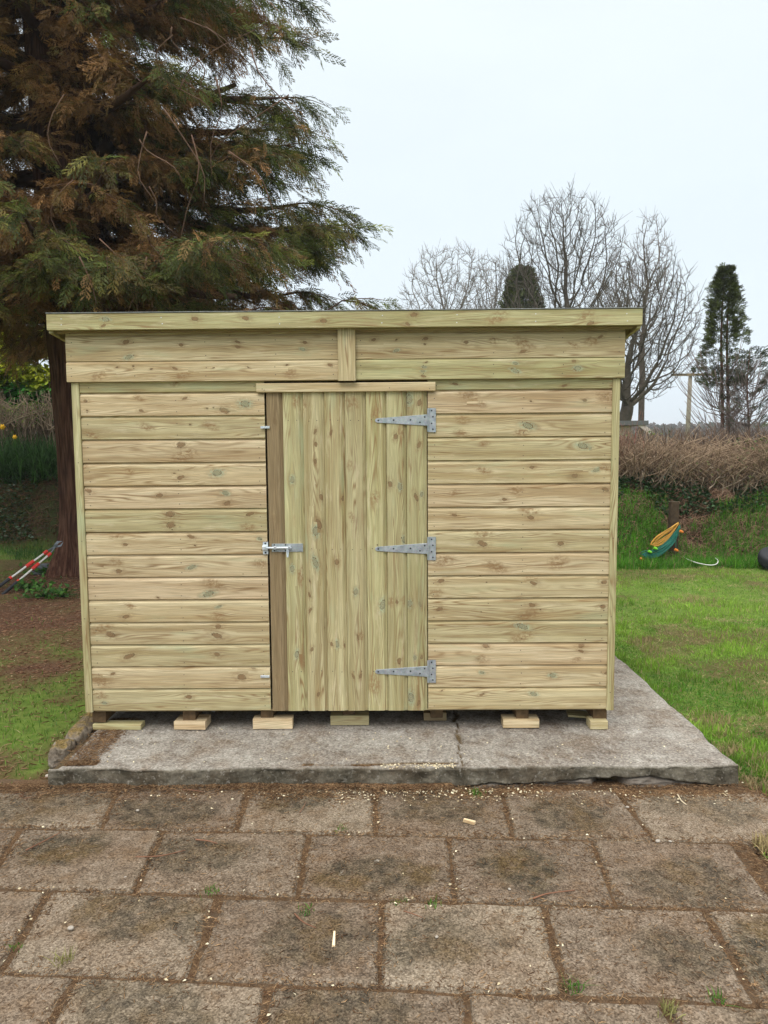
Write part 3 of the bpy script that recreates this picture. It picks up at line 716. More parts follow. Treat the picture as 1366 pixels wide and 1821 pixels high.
def rtint(g0=0.3, g1=0.6, b=(0.35, 0.65), w=0.0): return (random.uniform(g0, g1), random.uniform(*b), w)
def nails(mb, xs, zs, y, mat=1, r=0.0028):
    for x in xs:
        for z in zs:
            xx = x + random.uniform(-.004, .004); zz = z + random.uniform(-.004, .004)
            mb.cyl((xx, y + 0.002, zz), (xx, y - 0.0008, zz), r, 6, mat=mat)
DX0, DX1 = x_at(477, 980), x_at(760, 980)
PITCH_B = (z_at(300, 697) - z_at(300, 1263)) / 14.0
for side, (a, b) in enumerate(((XL + 0.043, DX0 - 0.004), (DX1 + 0.004, XR - 0.043))):
    mb = MB()
    tl = [(max(0, min(1, g_)), b_, 0.0) for g_, b_ in ([(.7, .45), (.35, .5), (.6, .45), (.45, .42), (.4, .55), (.1, .40), (.25, .42), (.3, .50), (.75, .45), (.15, .42), (.3, .55), (.2, .40), (.6, .45), (.25, .60), (.9, .55)] if side == 0 else
          [(.55, .62), (.35, .58), (.2, .55), (.65, .48), (.55, .52), (.5, .52), (.25, .48), (.6, .50), (.35, .55), (.2, .45), (.5, .58), (.65, .55), (.5, .50), (.1, .42), (1.0, .45)])]
    shiplap(mb, a, b, ZB, 15, PITCH_B, YF, tl, top_cut=ZU + 0.01)
    for i in range(15):
        z = ZB + i * PITCH_B
        xs = [a + 0.035, (a + b) / 2 + 0.02, b - 0.035]
        if i < 14: nails(mb, xs, [z + 0.025, z + 0.085], YF)
        else: nails(mb, [a + 0.05, b - 0.05], [z + 0.03], YF)
    mb.build('wall_panel', [M_WOOD, M_NAIL], shed)
# corner posts
for (xa, zt) in ((XL, ZU), (XR - 0.043, ZU)):
    mb = MB(); mb.box((xa + 0.0205, YF + 0.011, (ZB - .004 + zt) / 2), (0.041, 0.038, zt - ZB + .004), 'z', (0.95, 0.60, 0), bev=0.002)
    nails(mb, [xa + 0.02], [ZB + .1 + k * 0.44 for k in range(5)], YF - 0.008)
    mb.build('corner_post', [M_WOOD, M_NAIL], shed)
# bottom rail shadow line and floor
mb = MB(); mb.box((( XL + XR) / 2, YF + 0.035, ZB - 0.002), (XR - XL - 0.09, 0.04, 0.012), 'x', (0.5, .3, .3))
mb.build('bottom_rail', M_WOOD, shed)
mb = MB(); mb.box(((XL + XR) / 2, YF + 1.23, ZB + 0.012), (XR - XL - 0.06, 2.34, 0.018), 'x', (0.4, .5, 0)); mb.build('floor', M_WOOD, shed)
# side and back walls (boards run along y)
def side_boards(name, x, sgn):
    mb = MB()
    for i in range(17):
        a = ZB + i * PITCH_B; h_ = min(PITCH_B, 2.36 - a)
        if h_ < .03: break
        prof = [(0.003, 0), (h_ - .018, 0), (h_ - .008, .007), (h_ - 0.002, .009), (h_ - 0.002, .018), (0.003, .018)]
        mb.sweep(prof, YF + 0.03, YF + 2.42, lambda u, v, d, a=a: (x - sgn * d, u, a + v), rtint())
    mb.build(name, M_WOOD, shed)
side_boards('side_wall', XL + 0.004, -1); side_boards('side_wall', XR - 0.004, 1)
mb = MB()
shiplap(mb, XL + .02, XR - .02, ZB, 16, PITCH_B, 0, [rtint() for _ in range(16)])
for k, v in enumerate(mb.v): mb.v[k] = (v[0], YF + 2.44 - v[1], v[2])
mb.build('back_wall', M_WOOD, shed)
# upper panel: projecting boards above the door
UX0, UX1 = x_at(121, 650), x_at(1109, 650); CX0, CX1 = x_at(602, 640), x_at(633, 640)
zu = [z_at(620, 677), z_at(620, 640.5), z_at(620, 594), z_at(620, 570)]
for a, b, ts in ((UX0, CX0, [(.35, .62, 0), (.45, .50, 0), (.6, .40, .1)]), (CX1, UX1, [(1.0, .62, 0), (.5, .45, 0), (.6, .32, .35)])):  # last tint of each side darkened to paint the shade below the fascia
    mb = MB()
    for k in range(3):
        z0, z1 = zu[k], zu[k + 1]
        h_ = z1 - z0
        yb = YF - 0.024 + 0.004 * k
        prof = [(0.002, .002), (0.004, 0), (h_ - .012, 0), (h_ - .003, .007), (h_ + .005, .014), (h_ + .005, .022), (0.002, .022)]
        mb.sweep(prof, a, b, lambda u, v, d, z0=z0, yb=yb: (u, yb + d, z0 + v), ts[k], knots=kn_h(a, b, z0, z1, z0))
        if k < 2: nails(mb, [a + .03, (a * 3 + b) / 4, (a + b) / 2 + .02, (a + 3 * b) / 4 + .03, b - .03], [z0 + .03, z0 + h_ - .035], yb)
    mb.build('upper_panel', [M_WOOD, M_NAIL], shed)
mb = MB(); mb.box(((UX0 + UX1) / 2, YF + 0.010, (ZU + 2.36) / 2), (UX1 - UX0 - .03, 0.024, 2.36 - ZU), 'x', (.5, .3, .5)); mb.build('upper_frame', M_WOOD, shed)
for xa, s in ((UX0 - 0.001, 1), (UX1 + 0.001, -1)):
    mb = MB()
    for k in range(2):
        h_ = (zu[k + 1] - zu[k]); mb.box((xa + s * 0.010 + s * .004 * (k), YF + 0.03, zu[k] + h_ / 2), (0.016, 0.09, h_ - 0.004), 'y', (.6, .5, .25), bev=.002)
    mb.build('end_batten', M_WOOD, shed)
mb = MB(); zt = z_at(617, 588)
mb.box(((CX0 + CX1) / 2, YF - 0.036, (zu[0] - .004 + zt + .03) / 2), (CX1 - CX0, 0.022, zt + .03 - zu[0] + .004), 'z', (.55, .62, .05), bev=.002)
mb.build('cover_strip', M_WOOD, shed)
# lintel batten over the door
mb = MB(); lx0, lx1 = x_at(457, 690), x_at(774, 690); lz0, lz1 = z_at(615, 697), z_at(615, 681)
mb.box(((lx0 + lx1) / 2, YF - 0.011, (lz0 + lz1) / 2), (lx1 - lx0, 0.020, lz1 - lz0), 'x', (.35, .70, 0), bev=.0025)
nails(mb, [lx0 + .03, lx0 + .04, lx1 - .03, 0], [lz0 + .015], YF - .021)
mb.build('lintel', [M_WOOD, M_NAIL], shed)
# fascia and roof
YFA = YF - 0.085
fz = lambda px, py: atY(px, py, YFA)
f0, f1, f2, f3 = fz(82, 586), fz(1143, 579), fz(1143, 551), fz(82, 556)
mb = MB(); zc0, zc1 = (f0.z + f1.z) / 2, (f2.z + f3.z) / 2; FX0, FX1 = f3.x, f2.x
fh = zc1 - zc0; fk = [(x, z - zc0, s, k) for x, z, s, k in [(atY(float(q.split()[0]), float(q.split()[1]), YFA).x, atY(float(q.split()[0]), float(q.split()[1]), YFA).z, (0, .0042, .0075, .0105, .0150)[int(q.split()[2])], {'b': 0.0, 't': 0.5, 'm': 1.0}[q.split()[3]]) for q in KNOTS.split(chr(10))[0].split('|')]]
mb.sweep([(0, .002), (.002, 0), (fh - .002, 0), (fh, .002), (fh, .02), (0, .02)], FX0, FX1, lambda u, v, d: (u, YFA + d, zc0 + v), (1.0, .60, 0), knots=fk)
nails(mb, [FX0 + .08, FX0 + .62, FX0 + 1.25, FX0 + 1.8, FX0 + 2.2, FX0 + 2.62, FX1 - .08], [zc0 + .025, zc1 - .025], YFA, r=.003)
fas = mb.build('fascia_board', [M_WOOD, M_BRIGHTNAIL], shed)
roof_e = MB()
slope = math.atan2(0.26, 2.6); Rr = Matrix.Rotation(-slope, 3, 'X')
def rp(x, dy, dz): return (x, YFA + 0.022 + dy, zc1 - 0.028 - dy * math.tan(slope) + dz)
def slab_(mb, x0, x1, y0, y1, dz0, dz1, tint, mat=0):
    pts = [rp(x0, y0, dz0), rp(x1, y0, dz0), rp(x1, y1, dz0), rp(x0, y1, dz0), rp(x0, y0, dz1), rp(x1, y0, dz1), rp(x1, y1, dz1), rp(x0, y1, dz1)]
    for f in ((0, 3, 2, 1), (4, 5, 6, 7), (0, 1, 5, 4), (1, 2, 6, 5), (2, 3, 7, 6), (3, 0, 4, 7)):
        mb.face([pts[i] for i in f], [(pts[i][0] + 11, pts[i][1] * 1.0 + pts[i][2]) for i in f], tint, mat)
slab_(roof_e, FX0 + .01, FX1 - .01, 0, 2.72, 0.0, 0.016, (.4, .4, .2))
roof = roof_e.build('roof', M_WOOD, shed)
fe = MB(); slab_(fe, FX0 - .002, FX1 + .002, -0.026, 2.74, 0.0285, 0.0315, (.5, .5, 0)); fe.build('roofing_felt', M_FELT, roof)
for x0 in (FX0 + 0.0, FX1 - 0.02):
    bb = MB(); slab_(bb, x0, x0 + .02, 0.001, 2.7, -0.07, 0.024, (.9, .45, .1)); bb.build('barge_board', M_WOOD, roof)
for k in range(3):
    bb = MB(); slab_(bb, FX0 + .03, FX1 - .03, 0.02 + k * 1.2, 0.06 + k * 1.2, -0.06, -0.001, (.5, .35, .4)); bb.build('rafter', M_WOOD, roof)
# door
door = bpy.data.objects.new('door', None)
bpy.data.objects.remove(door)
DZ0, DZ1 = ZB - 0.002, lz0 + 0.005
pxs = [(477 + 2, 507.5), (507.5, 543), (543, 580), (580, 616), (616, 652.5), (652.5, 688.5), (688.5, 724), (724, 760)]
tin = [(.3, .45, 1.0), (1.0, .62, 0), (.75, .48, 0), (.8, .58, 0), (.85, .52, .18), (1.0, .72, 0), (.95, .52, .05), (1.0, .50, .10)]
def plank(mb, x0, x1, tint, y):
    w = x1 - x0
    prof = [(0.0008, .004), (0.003, 0.0008), (0.006, 0), (w - .026, 0), (w - .021, .001), (w - .012, .0085), (w - .004, .012), (w - .0008, .013), (w - .0008, .02), (.0008, .02)]
    mb.sweep(prof, DZ0, DZ1, lambda u, v, d: (x0 + v, y + d, u), tint, knots=kn_v(x0, x1, DZ0, DZ1))
mb = MB()
for k, (a, b) in enumerate(pxs):
    if k == 0: continue
    xa, xb = x_at(a, 980), x_at(b, 980)
    plank(mb, xa, xb, tin[k], YF - .004 + random.uniform(-.001, .001))
for z in (z_at(700, 747), z_at(700, 976), z_at(700, 1193)):
    for k in (1, 2, 3, 4, 5):
        xm = (x_at(pxs[k][0], 980) + x_at(pxs[k][1], 980)) / 2
        nails(mb, [xm - .025, xm + .022], [z], YF - .004)
door = mb.build('door', [M_WOOD, M_NAIL], shed)
mb = MB(); plank(mb, x_at(478, 980) + .003, x_at(507.5, 980), tin[0], YF - .003)
eb = mb.build('edge_board', [M_WOOD, M_NAIL], door); eb['label'] = 'dark brown weathered board at the latch side of the door'
# T hinges
def outline(name, pts, y0, y1, mat, parent, extra=None):
    """flat plate from an (x, z) outline, thickness y0..y1, bevelled rim"""
    mb = MB(); n = len(pts)
    cx_ = sum(p[0] for p in pts) / n; cz_ = sum(p[1] for p in pts) / n
    ins = [(p[0] + (cx_ - p[0]) * 0.02, p[1] + (cz_ - p[1]) * 0.05) for p in pts]
    mb.face([(p[0], y0, p[1]) for p in ins], [(0, 0)] * n)
    for i in range(n):
        j = (i + 1) % n
        mb.face([(ins[i][0], y0, ins[i][1]), (pts[i][0], y0 + .0008, pts[i][1]), (pts[j][0], y0 + .0008, pts[j][1]), (ins[j][0], y0, ins[j][1])], [(0, 0)] * 4)
        mb.face([(pts[i][0], y0 + .0008, pts[i][1]), (pts[i][0], y1, pts[i][1]), (pts[j][0], y1, pts[j][1]), (pts[j][0], y0 + .0008, pts[j][1])], [(0, 0)] * 4)
    if extra: extra(mb)
    return mb.build(name, mat, parent)
for py in (747, 975, 1193):
    xt, xh, xp = x_at(667, py), x_at(760.5, py), x_at(774.5, py)
    zc = z_at(715, py + 0.5); yh = YF - .0085
    pts = [(xh, zc + .031), (xt + .012, zc + .012), (xt + .004, zc + .008), (xt, zc), (xt + .004, zc - .008), (xt + .012, zc - .012), (xh, zc - .031)]
    def ex(mb, xt=xt, xh=xh, xp=xp, zc=zc):
        for fx, fz_ in ((.05, 0), (.34, .001), (.66, .002), (.84, -.012), (.93, .017)):
            x = xt + (xh - xt) * fx + .004; mb.cyl((x, yh + .002, zc + fz_), (x, yh - .0012, zc + fz_), .0050, 10, mat=1)
        mb.cyl((xh + .0025, yh - .001, zc - .064), (xh + .0025, yh - .001, zc + .064), .0052, 10)
        mb.box(((xh + xp) / 2 + .004, YF - .0045, zc), (xp - xh - .004, .003, .132), 'z')
        for dz, dx in ((.052, 0), (.018, .007), (-.018, 0), (-.050, .007)):
            x = (xh + xp) / 2 + dx; mb.cyl((x, YF - .003, zc + dz), (x, YF - .0075, zc + dz), .0045, 10, mat=1)
    outline('hinge', pts, yh - .0005, yh + .0025, [M_GALV, M_SCREW], door, ex)
# sliding bolt on the door
zb = z_at(505, 973.5); bx0, bx1 = x_at(484, 973), x_at(539, 973)
mb = MB(); yb = YF - .0065
mb.box(((bx0 + bx1) / 2, yb, zb - .001), (bx1 - bx0, .0028, .046), 'x', bev=.001)
for dx in (.012, .075):
    for s in (-1, 1): mb.cyl((bx0 + dx + .002, yb, zb + s * .016), (bx0 + dx + .002, yb - .0035, zb + s * .016), .0045, 8, mat=1)
for s in (-1, 1): mb.cyl((bx1 - .012, yb, zb + s * .016), (bx1 - .012, yb - .004, zb + s * .016), .005, 10)
for dx in (.02, .10):   # keepers
    mb.box((bx0 + dx, yb - .010, zb), (.013, .020, .022), 'x', bev=.004)
mb.build('bolt_plate', [M_GALV, M_SCREW], door)
mb = MB(); mb.cyl((x_at(474, 973), yb - .012, zb), (x_at(519, 973), yb - .012, zb), .0062, 14)
ring = [(x_at(512.5, 973) + .004 * math.sin(a), yb - .016 - .003 * math.cos(a * 1.0), zb - .026 - .026 * math.cos(a)) for a in np.linspace(0, 2 * math.pi, 15)]
for a, b in zip(ring[:-1], ring[1:]): mb.cyl(a, b, .0036, 8)
mb.build('bolt_bar', M_ZINC, door)
mb = MB(); kx = x_at(472.5, 973)
mb.box((kx, YF - .0035, zb - .002), (.030, .0028, .070), 'z', bev=.001)
mb.box((kx, YF - .012, zb), (.030, .022, .026), 'x', bev=.006)
for s in (-1, 1): mb.cyl((kx, YF - .003, zb + s * .026 - .002), (kx, YF - .0085, zb + s * .026 - .002), .005, 8, mat=1)
mb.build('bolt_keep', [M_ZINC, M_SCREW], shed)
for py in (760, 1202):
    zz = z_at(470, py); xa, xb = x_at(464, py), x_at(480, py)
    mb = MB(); mb.box(((xa + xb) / 2, YF - .010, zz), (xb - xa, .004, .013), 'x', bev=.001)
    mb.cyl((xa + .018, YF + .002, zz), (xa + .018, YF - .014, zz), .0055, 10)
    mb.build('turn_button', M_ZINC, shed)
# floor bearers
BRG = [(163, 200), (323, 348), (462, 487), (609, 632), (766, 788), (917, 942), (1047, 1080)]
for k, (a, b) in enumerate(BRG):
    y0 = YF + 0.03 + (0.05 if k in (3, 4) else 0.0)
    xa, xb = atY(a, 1275, y0).x, atY(b, 1275, y0).x
    xa, xb = (xa, xb) if k not in (0, 6) else ((xa, xa + .078) if k == 0 else (xb - .078, xb))
    w = 0.072
    if 0 < k < 6: m_ = (xa + xb) / 2; xa, xb = m_ - w / 2, m_ + w / 2
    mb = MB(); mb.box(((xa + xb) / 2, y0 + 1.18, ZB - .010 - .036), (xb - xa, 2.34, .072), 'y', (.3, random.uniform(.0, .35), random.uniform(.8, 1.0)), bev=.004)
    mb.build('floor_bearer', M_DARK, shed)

# ---- packing blocks under the bearers
ZS = SL_Z + .003
def block(name, label, px0, px1, py0, py1, tint, depth=0.10, cat='timber block', h=None, grp='timber packing blocks under the shed floor', rz=0.0, dy=0.0):
    p = atZ((px0 + px1) / 2, py1, ZS); y = p.y + dy
    x0, x1 = atY(px0, py1, y).x, atY(px1, py1, y).x
    hh = h or (atY(px0, py0, y).z - atY(px0, py1, y).z)
    mb = MB(); mb.box((0, 0, hh / 2 + .001), (x1 - x0, depth, hh), 'x', tint, bev=.0015)
    o = mb.build(name, M_WOOD); o.location = ((x0 + x1) / 2, y + depth / 2, ZS); o.rotation_euler.z = rz
    return tag(o, label, cat, grp)
BH = 0.047
block('packing_block', 'pale new timber block under the second floor bearer from the left', 310, 366, 1284, 1298, (.0, .75, 0), .12, rz=-.03)
block('packing_block', 'yellowish pine block with a knot, left of the door middle under the third bearer', 450, 520, 1279, 1297, (.0, .8, 0), .07, rz=.02)
block('packing_block', 'greenish grey block set back under the middle of the door', 588, 656, 1273, 1290, (.8, .55, 0), .07)
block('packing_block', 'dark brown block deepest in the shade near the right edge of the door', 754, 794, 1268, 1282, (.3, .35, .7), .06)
block('packing_block', 'pale knotty block under the second bearer from the right', 895, 959, 1280, 1295, (.25, .78, 0), .09)
block('packing_block', 'short end block under the right corner of the shed', 1050, 1081, 1283, 1297.5, (.7, .75, 0), .09)
block('timber_offcut', 'long thin greenish white offcut lying under the left corner of the shed', 165, 251, 1289, 1298, (1.0, .95, 0), .07, 'timber offcut', grp='thin offcuts lying under the shed', rz=-.02)
o = block('timber_offcut', 'thin tilted offcut poking out beside the right corner block', 1012, 1056, 1274, 1280, (.9, .7, 0), .09, 'timber offcut', grp='thin offcuts lying under the shed', h=.012, rz=-.1)
o.rotation_euler.y = rad(3.5); o.location.z += .010
# scrap of grey sheet beside the second bearer
p = atZ(360, 1284, ZS); M_GREY = plain('grey_plastic_sheet', (0.42, 0.45, 0.47), 0.35, 0, .5, .1)
mb = MB(); mb.box((0, 0, 0), (.075, .09, .003), 'x', bev=.0005)
o = mb.build('plastic_scrap', M_GREY); o.location = (p.x + .02, p.y + .20, ZS + .035); o.rotation_euler = (rad(38), rad(12), rad(-25))
tag(o, 'small bent scrap of grey sheet leaning beside the second bearer', 'scrap')

# ================================================================== KERB STONE at the left of the base
g = NT('mossy_stone'); p_ = g.pos(); n2 = g.noise(p_, 70, 5, .7); n3 = g.noise(p_, 11, 5, .65)
up = g.xyz(g.node('ShaderNodeNewGeometry').outputs['Normal'])[2]
c = g.mix(g.mr(n3, .35, .65), (0.13, 0.10, 0.07), (0.36, 0.31, 0.25))
c = g.mix(g.math('MULTIPLY', g.mr(up, .5, .9), g.mr(n3, .35, .5)), c, g.mix(g.mr(n2, .35, .65), (.10, .075, .03), (.26, .18, .07)))
c = g.mix(1.0, c, g.mr(n2, .25, .75, .6, 1.4), 'MULTIPLY')
M_STONE = g.bsdf(c, .95, g.bump(g.math('ADD', n2, n3), 1.0, .01), spec=.1)
def rock(name, cen, size, seed, mats, rz=0.0, boxy=4.0, rough=.16, res=(40, 22)):
    u, v = np.meshgrid(np.linspace(0, 2 * np.pi, res[0], endpoint=False), np.linspace(-np.pi / 2, np.pi / 2, res[1]))
    x, y, z = np.cos(v) * np.cos(u), np.cos(v) * np.sin(u), np.sin(v)
    k = (np.abs(x) ** boxy + np.abs(y) ** boxy + np.abs(z) ** boxy) ** (-1 / boxy)
    k = k * (1 + rough * (fbm(x * 2.2 + y * 1.7 + 5, z * 2.4 - y * 1.1 + 9, seed, 4) - .5) * 2)
    P = np.stack([x * k * size[0], y * k * size[1], z * k * size[2]], -1)
    ii = np.arange(u.size).reshape(u.shape); nx_ = np.roll(ii, -1, 1)
    q = np.stack([ii[:-1], nx_[:-1], nx_[1:], ii[1:]], -1).reshape(-1, 4)
    o = link(name, mesh_np(name, P.reshape(-1, 3), [q], np.full((u.size, 3), .5), smooth=True), mats)
    o.location = cen; o.rotation_euler.z = rz; return o
for (xa, ya, l_, lab, s_) in ((-1.79, 4.06, .20, 'mossy brown concrete kerb stone nearest the shed corner at the left of the base', 11), (-1.80, 3.785, .075, 'short broken mossy kerb stub at the front left corner of the base', 12)):
    o = rock('kerb_stone', (xa, ya, 0.085 if s_ == 11 else .07), (.052, l_, .058), s_, M_STONE, rz=rad(3), boxy=5, rough=.20, res=(60, 40))
    tag(o, lab, 'kerb stone', 'kerb stones along the left of the base')
# ================================================================== BIG CONIFER
def lin(*c): return np.array(c, float)
BROWN = lin(.215, .112, .044); RUST = lin(.36, .19, .065); GREEN = lin(.105, .135, .024); DKG = lin(.036, .044, .012); YGRN = lin(.16, .18, .03)
def spray_template(seed, n=15, L=0.40, W=0.11, w=0.0085):
    """a feathery flattened spray: an axis with forward-swept side shoots, drooping at the tips"""
    rs = np.random.default_rng(seed); V = []; F = []
    def strip(p0, p1, wd):
        p0, p1 = np.array(p0), np.array(p1); d = p1 - p0; nrm = np.array([-d[1], d[0], 0]); nrm /= np.linalg.norm(nrm) + 1e-9
        b = len(V); m = p0 + d * .45; tw = np.array([0, 0, rs.normal(0, .5) * wd])
        V.extend([p0 - nrm * wd * .35, m - nrm * wd - tw, p1, m + nrm * wd + tw]); F.append([b, b + 1, b + 2, b + 3])
    drp = lambda x: -0.55 * (x / L) ** 2 * L * .5
    for i in range(5): strip((L * i / 5, 0, drp(L * i / 5)), (L * (i + 1.15) / 5, 0, drp(L * (i + 1.1) / 5)), w * .55)
    for i in range(n):
        t = (i + 0.6) / n; x = t * L; s = 1 if i % 2 else -1
        l_ = W * (0.45 + 1.1 * t) * (1.25 - t) * 1.5 * rs.uniform(.75, 1.25)
        a = rad(rs.uniform(36, 58)); p0 = np.array([x, 0, drp(x)])
        p1 = p0 + np.array([math.cos(a) * l_, s * math.sin(a) * l_, -l_ * rs.uniform(.05, .45)])
        strip(p0, p1, w)
        for k in (.40, .70):
            pm = p0 + (p1 - p0) * k; a2 = a * .2 + (0 if k < .5 else 0); l2 = l_ * .42
            strip(pm, pm + np.array([math.cos(a2) * l2, s * math.sin(a2) * l2 * .6, -l2 * .3]), w * .7)
    return np.array(V, float), [np.array(F)]
SPR = [spray_template(i) for i in range(4)]
TX, TY = -4.30, 10.2
def trunk_axis(z): return np.stack([TX + 0.06 - 0.055 * np.maximum(z - 2.8, 0), TY + 0 * z, z], -1)
tree = thing('conifer_tree', 'huge conifer with drooping rust-brown and green foliage and thick reddish trunk behind the shed', 'tree', (TX, TY, 0))
# trunk: fluted, stringy red-brown bark
zz = np.concatenate([np.linspace(-.1, 1.2, 30), np.linspace(1.25, 15, 90)]); th = np.linspace(0, 2 * np.pi, 120, endpoint=False)
Z, TH = np.meshgrid(zz, th, indexing='ij')
Rr_ = 0.50 * np.interp(Z, [-.1, 0, .35, 1.0, 3.5, 9, 15], [1.36, 1.18, 1.00, .90, .98, .62, .12])
Rr_ = Rr_ * (1 + .06 * np.sin(TH * 3 + Z * .5) + .035 * np.sin(TH * 7 + Z * .9)) + .05 * (fbm(TH * 9 + Z * .25, Z * 1.1, 101, 3) - .5) + .022 * (fbm(TH * 26, Z * 1.6, 102, 3) - .5) + .10 * sstep(.7, 0, Z) * np.sin(TH * 5 + 1)
ax_ = trunk_axis(Z.ravel()).reshape(*Z.shape, 3)
P = ax_ + np.stack([Rr_ * np.cos(TH), Rr_ * np.sin(TH), 0 * Z], -1)
ii = np.arange(Z.size).reshape(Z.shape); nxx = np.roll(ii, -1, 1)
q = np.stack([ii[:-1], nxx[:-1], nxx[1:], ii[1:]], -1).reshape(-1, 4)
g = NT('stringy_bark'); tcn = g.node('ShaderNodeTexCoord').outputs['Object']; x_, y_, z_ = g.xyz(tcn)
ang = g.math('ARCTAN2', y_, x_)
fb = g.noise(g.comb(g.math('MULTIPLY', ang, 14), g.math('MULTIPLY', z_, 1.6), 2.0), 1.0, 5, .65)
fb2 = g.noise(g.comb(g.math('MULTIPLY', x_, 30), g.math('MULTIPLY', y_, 30), g.math('MULTIPLY', z_, 2.2)), 1.0, 4, .6)
c = g.mix(g.mr(fb, .35, .65), (.032, .014, .010), (.11, .050, .032)); c = g.mix(g.mr(fb2, .45, .7, 0, .7), c, (.23, .12, .08))
M_BARK = g.bsdf(c, .95, g.bump(g.math('ADD', fb, fb2), 1.0, .03), spec=.1)
link('trunk', mesh_np('trunk', P.reshape(-1, 3), [q], np.full((Z.size, 3), .5), smooth=True), M_BARK, tree)
def crown_R(z): return np.interp(z, [2.2, 3.0, 3.9, 4.7, 5.4, 6.2, 8.2, 11, 14.5], [2.5, 2.8, 3.0, 3.25, 3.15, 3.0, 2.95, 2.2, .4])
limbP, limbR, twP, twR = [], [], [], []
sprP, sprYaw, sprPit, sprRol, sprS, sprC = [], [], [], [], [], []
rt = np.random.default_rng(21)
def make_limb(z0, az, L, r0, nsub_scale=1.0, rise=.18, droop=.38, green_bias=0.0):
    t = np.linspace(0, 1, 12); a0 = np.array(trunk_axis(np.array([z0]))[0])
    wob = rt.normal(0, .05, 2)
    yaw = az + wob[0] * t * 3
    rr = L * t
    X = a0[0] + np.cumsum(np.concatenate([[0], np.diff(rr)]) * np.cos(yaw)); Y = a0[1] + np.cumsum(np.concatenate([[0], np.diff(rr)]) * np.sin(yaw))
    Zc = z0 + L * (rise * t - droop * t ** 1.7 + .16 * t ** 4) + .04 * np.sin(t * 9 + z0)
    P = np.stack([X, Y, Zc], -1); limbP.append(P); limbR.append(r0 * (1 - t) ** .8 + .010)
    n = int(L / 0.12 * nsub_scale)
    for i in range(n):
        tt = rt.uniform(.20, 1.0) if i > 2 else 1.0
        side = rt.choice([-1, 1]) * rt.uniform(.35, 1.15)
        if i <= 2: side = rt.normal(0, .3)
        p = np.array([np.interp(tt, t, P[:, k]) for k in range(3)]); ya = az + side
        l2 = L * .34 * (1.15 - tt * .55) * rt.uniform(.6, 1.2)
        s = np.linspace(0, 1, 6); drp = rt.uniform(.15, .55)
        Q = p + np.stack([np.cos(ya) * l2 * s, np.sin(ya) * l2 * s, l2 * (rt.uniform(-.05, .18) * s - drp * s ** 1.8)], -1)
        twP.append(Q); twR.append(np.linspace(.010, .003, 6))
        m = max(5, int(l2 / .048)); u = np.sort(rt.uniform(.08, 1.0, m)); u[-1] = 1.0
        QQ = np.stack([np.interp(u, s, Q[:, k]) for k in range(3)], -1)
        QQ = QQ + rt.normal(0, .035, QQ.shape)
        sprP.append(QQ); sd = np.where(np.arange(m) % 2, 1, -1) * rt.uniform(.2, 1.0, m); sd[-1] = 0
        sprYaw.append(ya + sd); sprPit.append(rt.uniform(-.15, .95, m)); sprRol.append(rt.normal(0, .7, m))
        sprS.append(rt.uniform(.42, .85, m))
        # live green at the outside and the right flank, dead rust-brown on the face
        ed = np.hypot(QQ[:, 0] - TX, QQ[:, 1] - TY) / crown_R(QQ[:, 2])
        nb = fbm(QQ[:, 0] * 1.7 + 7, QQ[:, 2] * 1.7 + QQ[:, 1] * .9, 111, 3)
        gr = sstep(.42, .60, nb + (ed - .85) * .65 + (np.cos(ya) * .12) + green_bias - .015)
        gr = np.clip(gr + rt.normal(0, .38, m), 0, 1)[:, None]
        br = BROWN + (RUST - BROWN) * rt.uniform(0, 1, (m, 1)) ** 1.5
        gg = DKG + (GREEN - DKG) * rt.uniform(0, 1, (m, 1)); yel = rt.uniform(0, 1, (m, 1)) < (.10 + green_bias)
        gg = np.where(yel, YGRN, gg)
        sprC.append((br * (1 - gr) + gg * gr) * rt.uniform(.65, 1.35, (m, 1)))
nl = 118
for i in range(nl):
    z0 = 3.6 + (i / nl) ** 1.1 * 9.9 + rt.uniform(-.1, .1)
    az = i * 2.399 + rt.uniform(-.3, .3)
    L = crown_R(z0 - .3) * rt.uniform(.78, 1.04)
    if math.sin(az) > .35 and rt.random() < .45: continue       # the far side is thinner
    make_limb(z0, az, L, .085 * (1 - i / nl) + .03, 1.0)
# low limbs: right silhouette, over the shed, and the greener left skirt
for k in range(90):                                                 # short inner limbs that veil the trunk
    make_limb(rt.uniform(3.9, 12), rt.uniform(-3.3, .3), rt.uniform(1.0, 2.3), .03, 1.3, rise=.25, droop=.5)
for z0, az, L, gb in ((4.85, -.06, 3.35, .15), (5.2, .08, 3.2, .15), (4.5, -.2, 3.1, .1), (5.9, -.1, 3.0, .1), (6.6, .05, 3.0, .05), (7.4, -.1, 3.0, .05), (8.0, .1, 3.0, .05), (6.2, .3, 2.9, .05), (3.9, .1, 2.7, .05), (3.7, -.35, 2.9, 0),
                      (4.0, 3.35, 3.2, .25), (3.9, 3.9, 3.4, .30), (3.75, 4.3, 3.3, .25), (4.1, 4.05, 3.6, .3), (3.8, 3.6, 3.0, .25), (3.6, 4.55, 2.6, .2), (4.4, 3.7, 3.6, .3), (4.6, 3.2, 3.4, .15), (4.9, 3.5, 3.5, .15), (3.6, 2.9, 3.2, .2), (3.9, 2.6, 3.2, .1), (4.3, 3.0, 3.3, .1),
                      (3.9, -1.0, 3.0, -.05), (4.1, -.7, 3.4, 0), (3.9, -1.3, 2.6, .05)):
    make_limb(z0, az, L, .09, 1.1, droop=.42 if z0 < 4 else .38, green_bias=gb)
make_limb(2.90, -.12, 3.65, .006, .12, rise=.16, droop=.10, green_bias=.3)   # wisp showing above the shed roof
V, F, T = tubes(np.array(limbP), np.array(limbR), 7, rt.uniform(.7, 1.2, (len(limbP), 1)) * lin(.075, .042, .030))
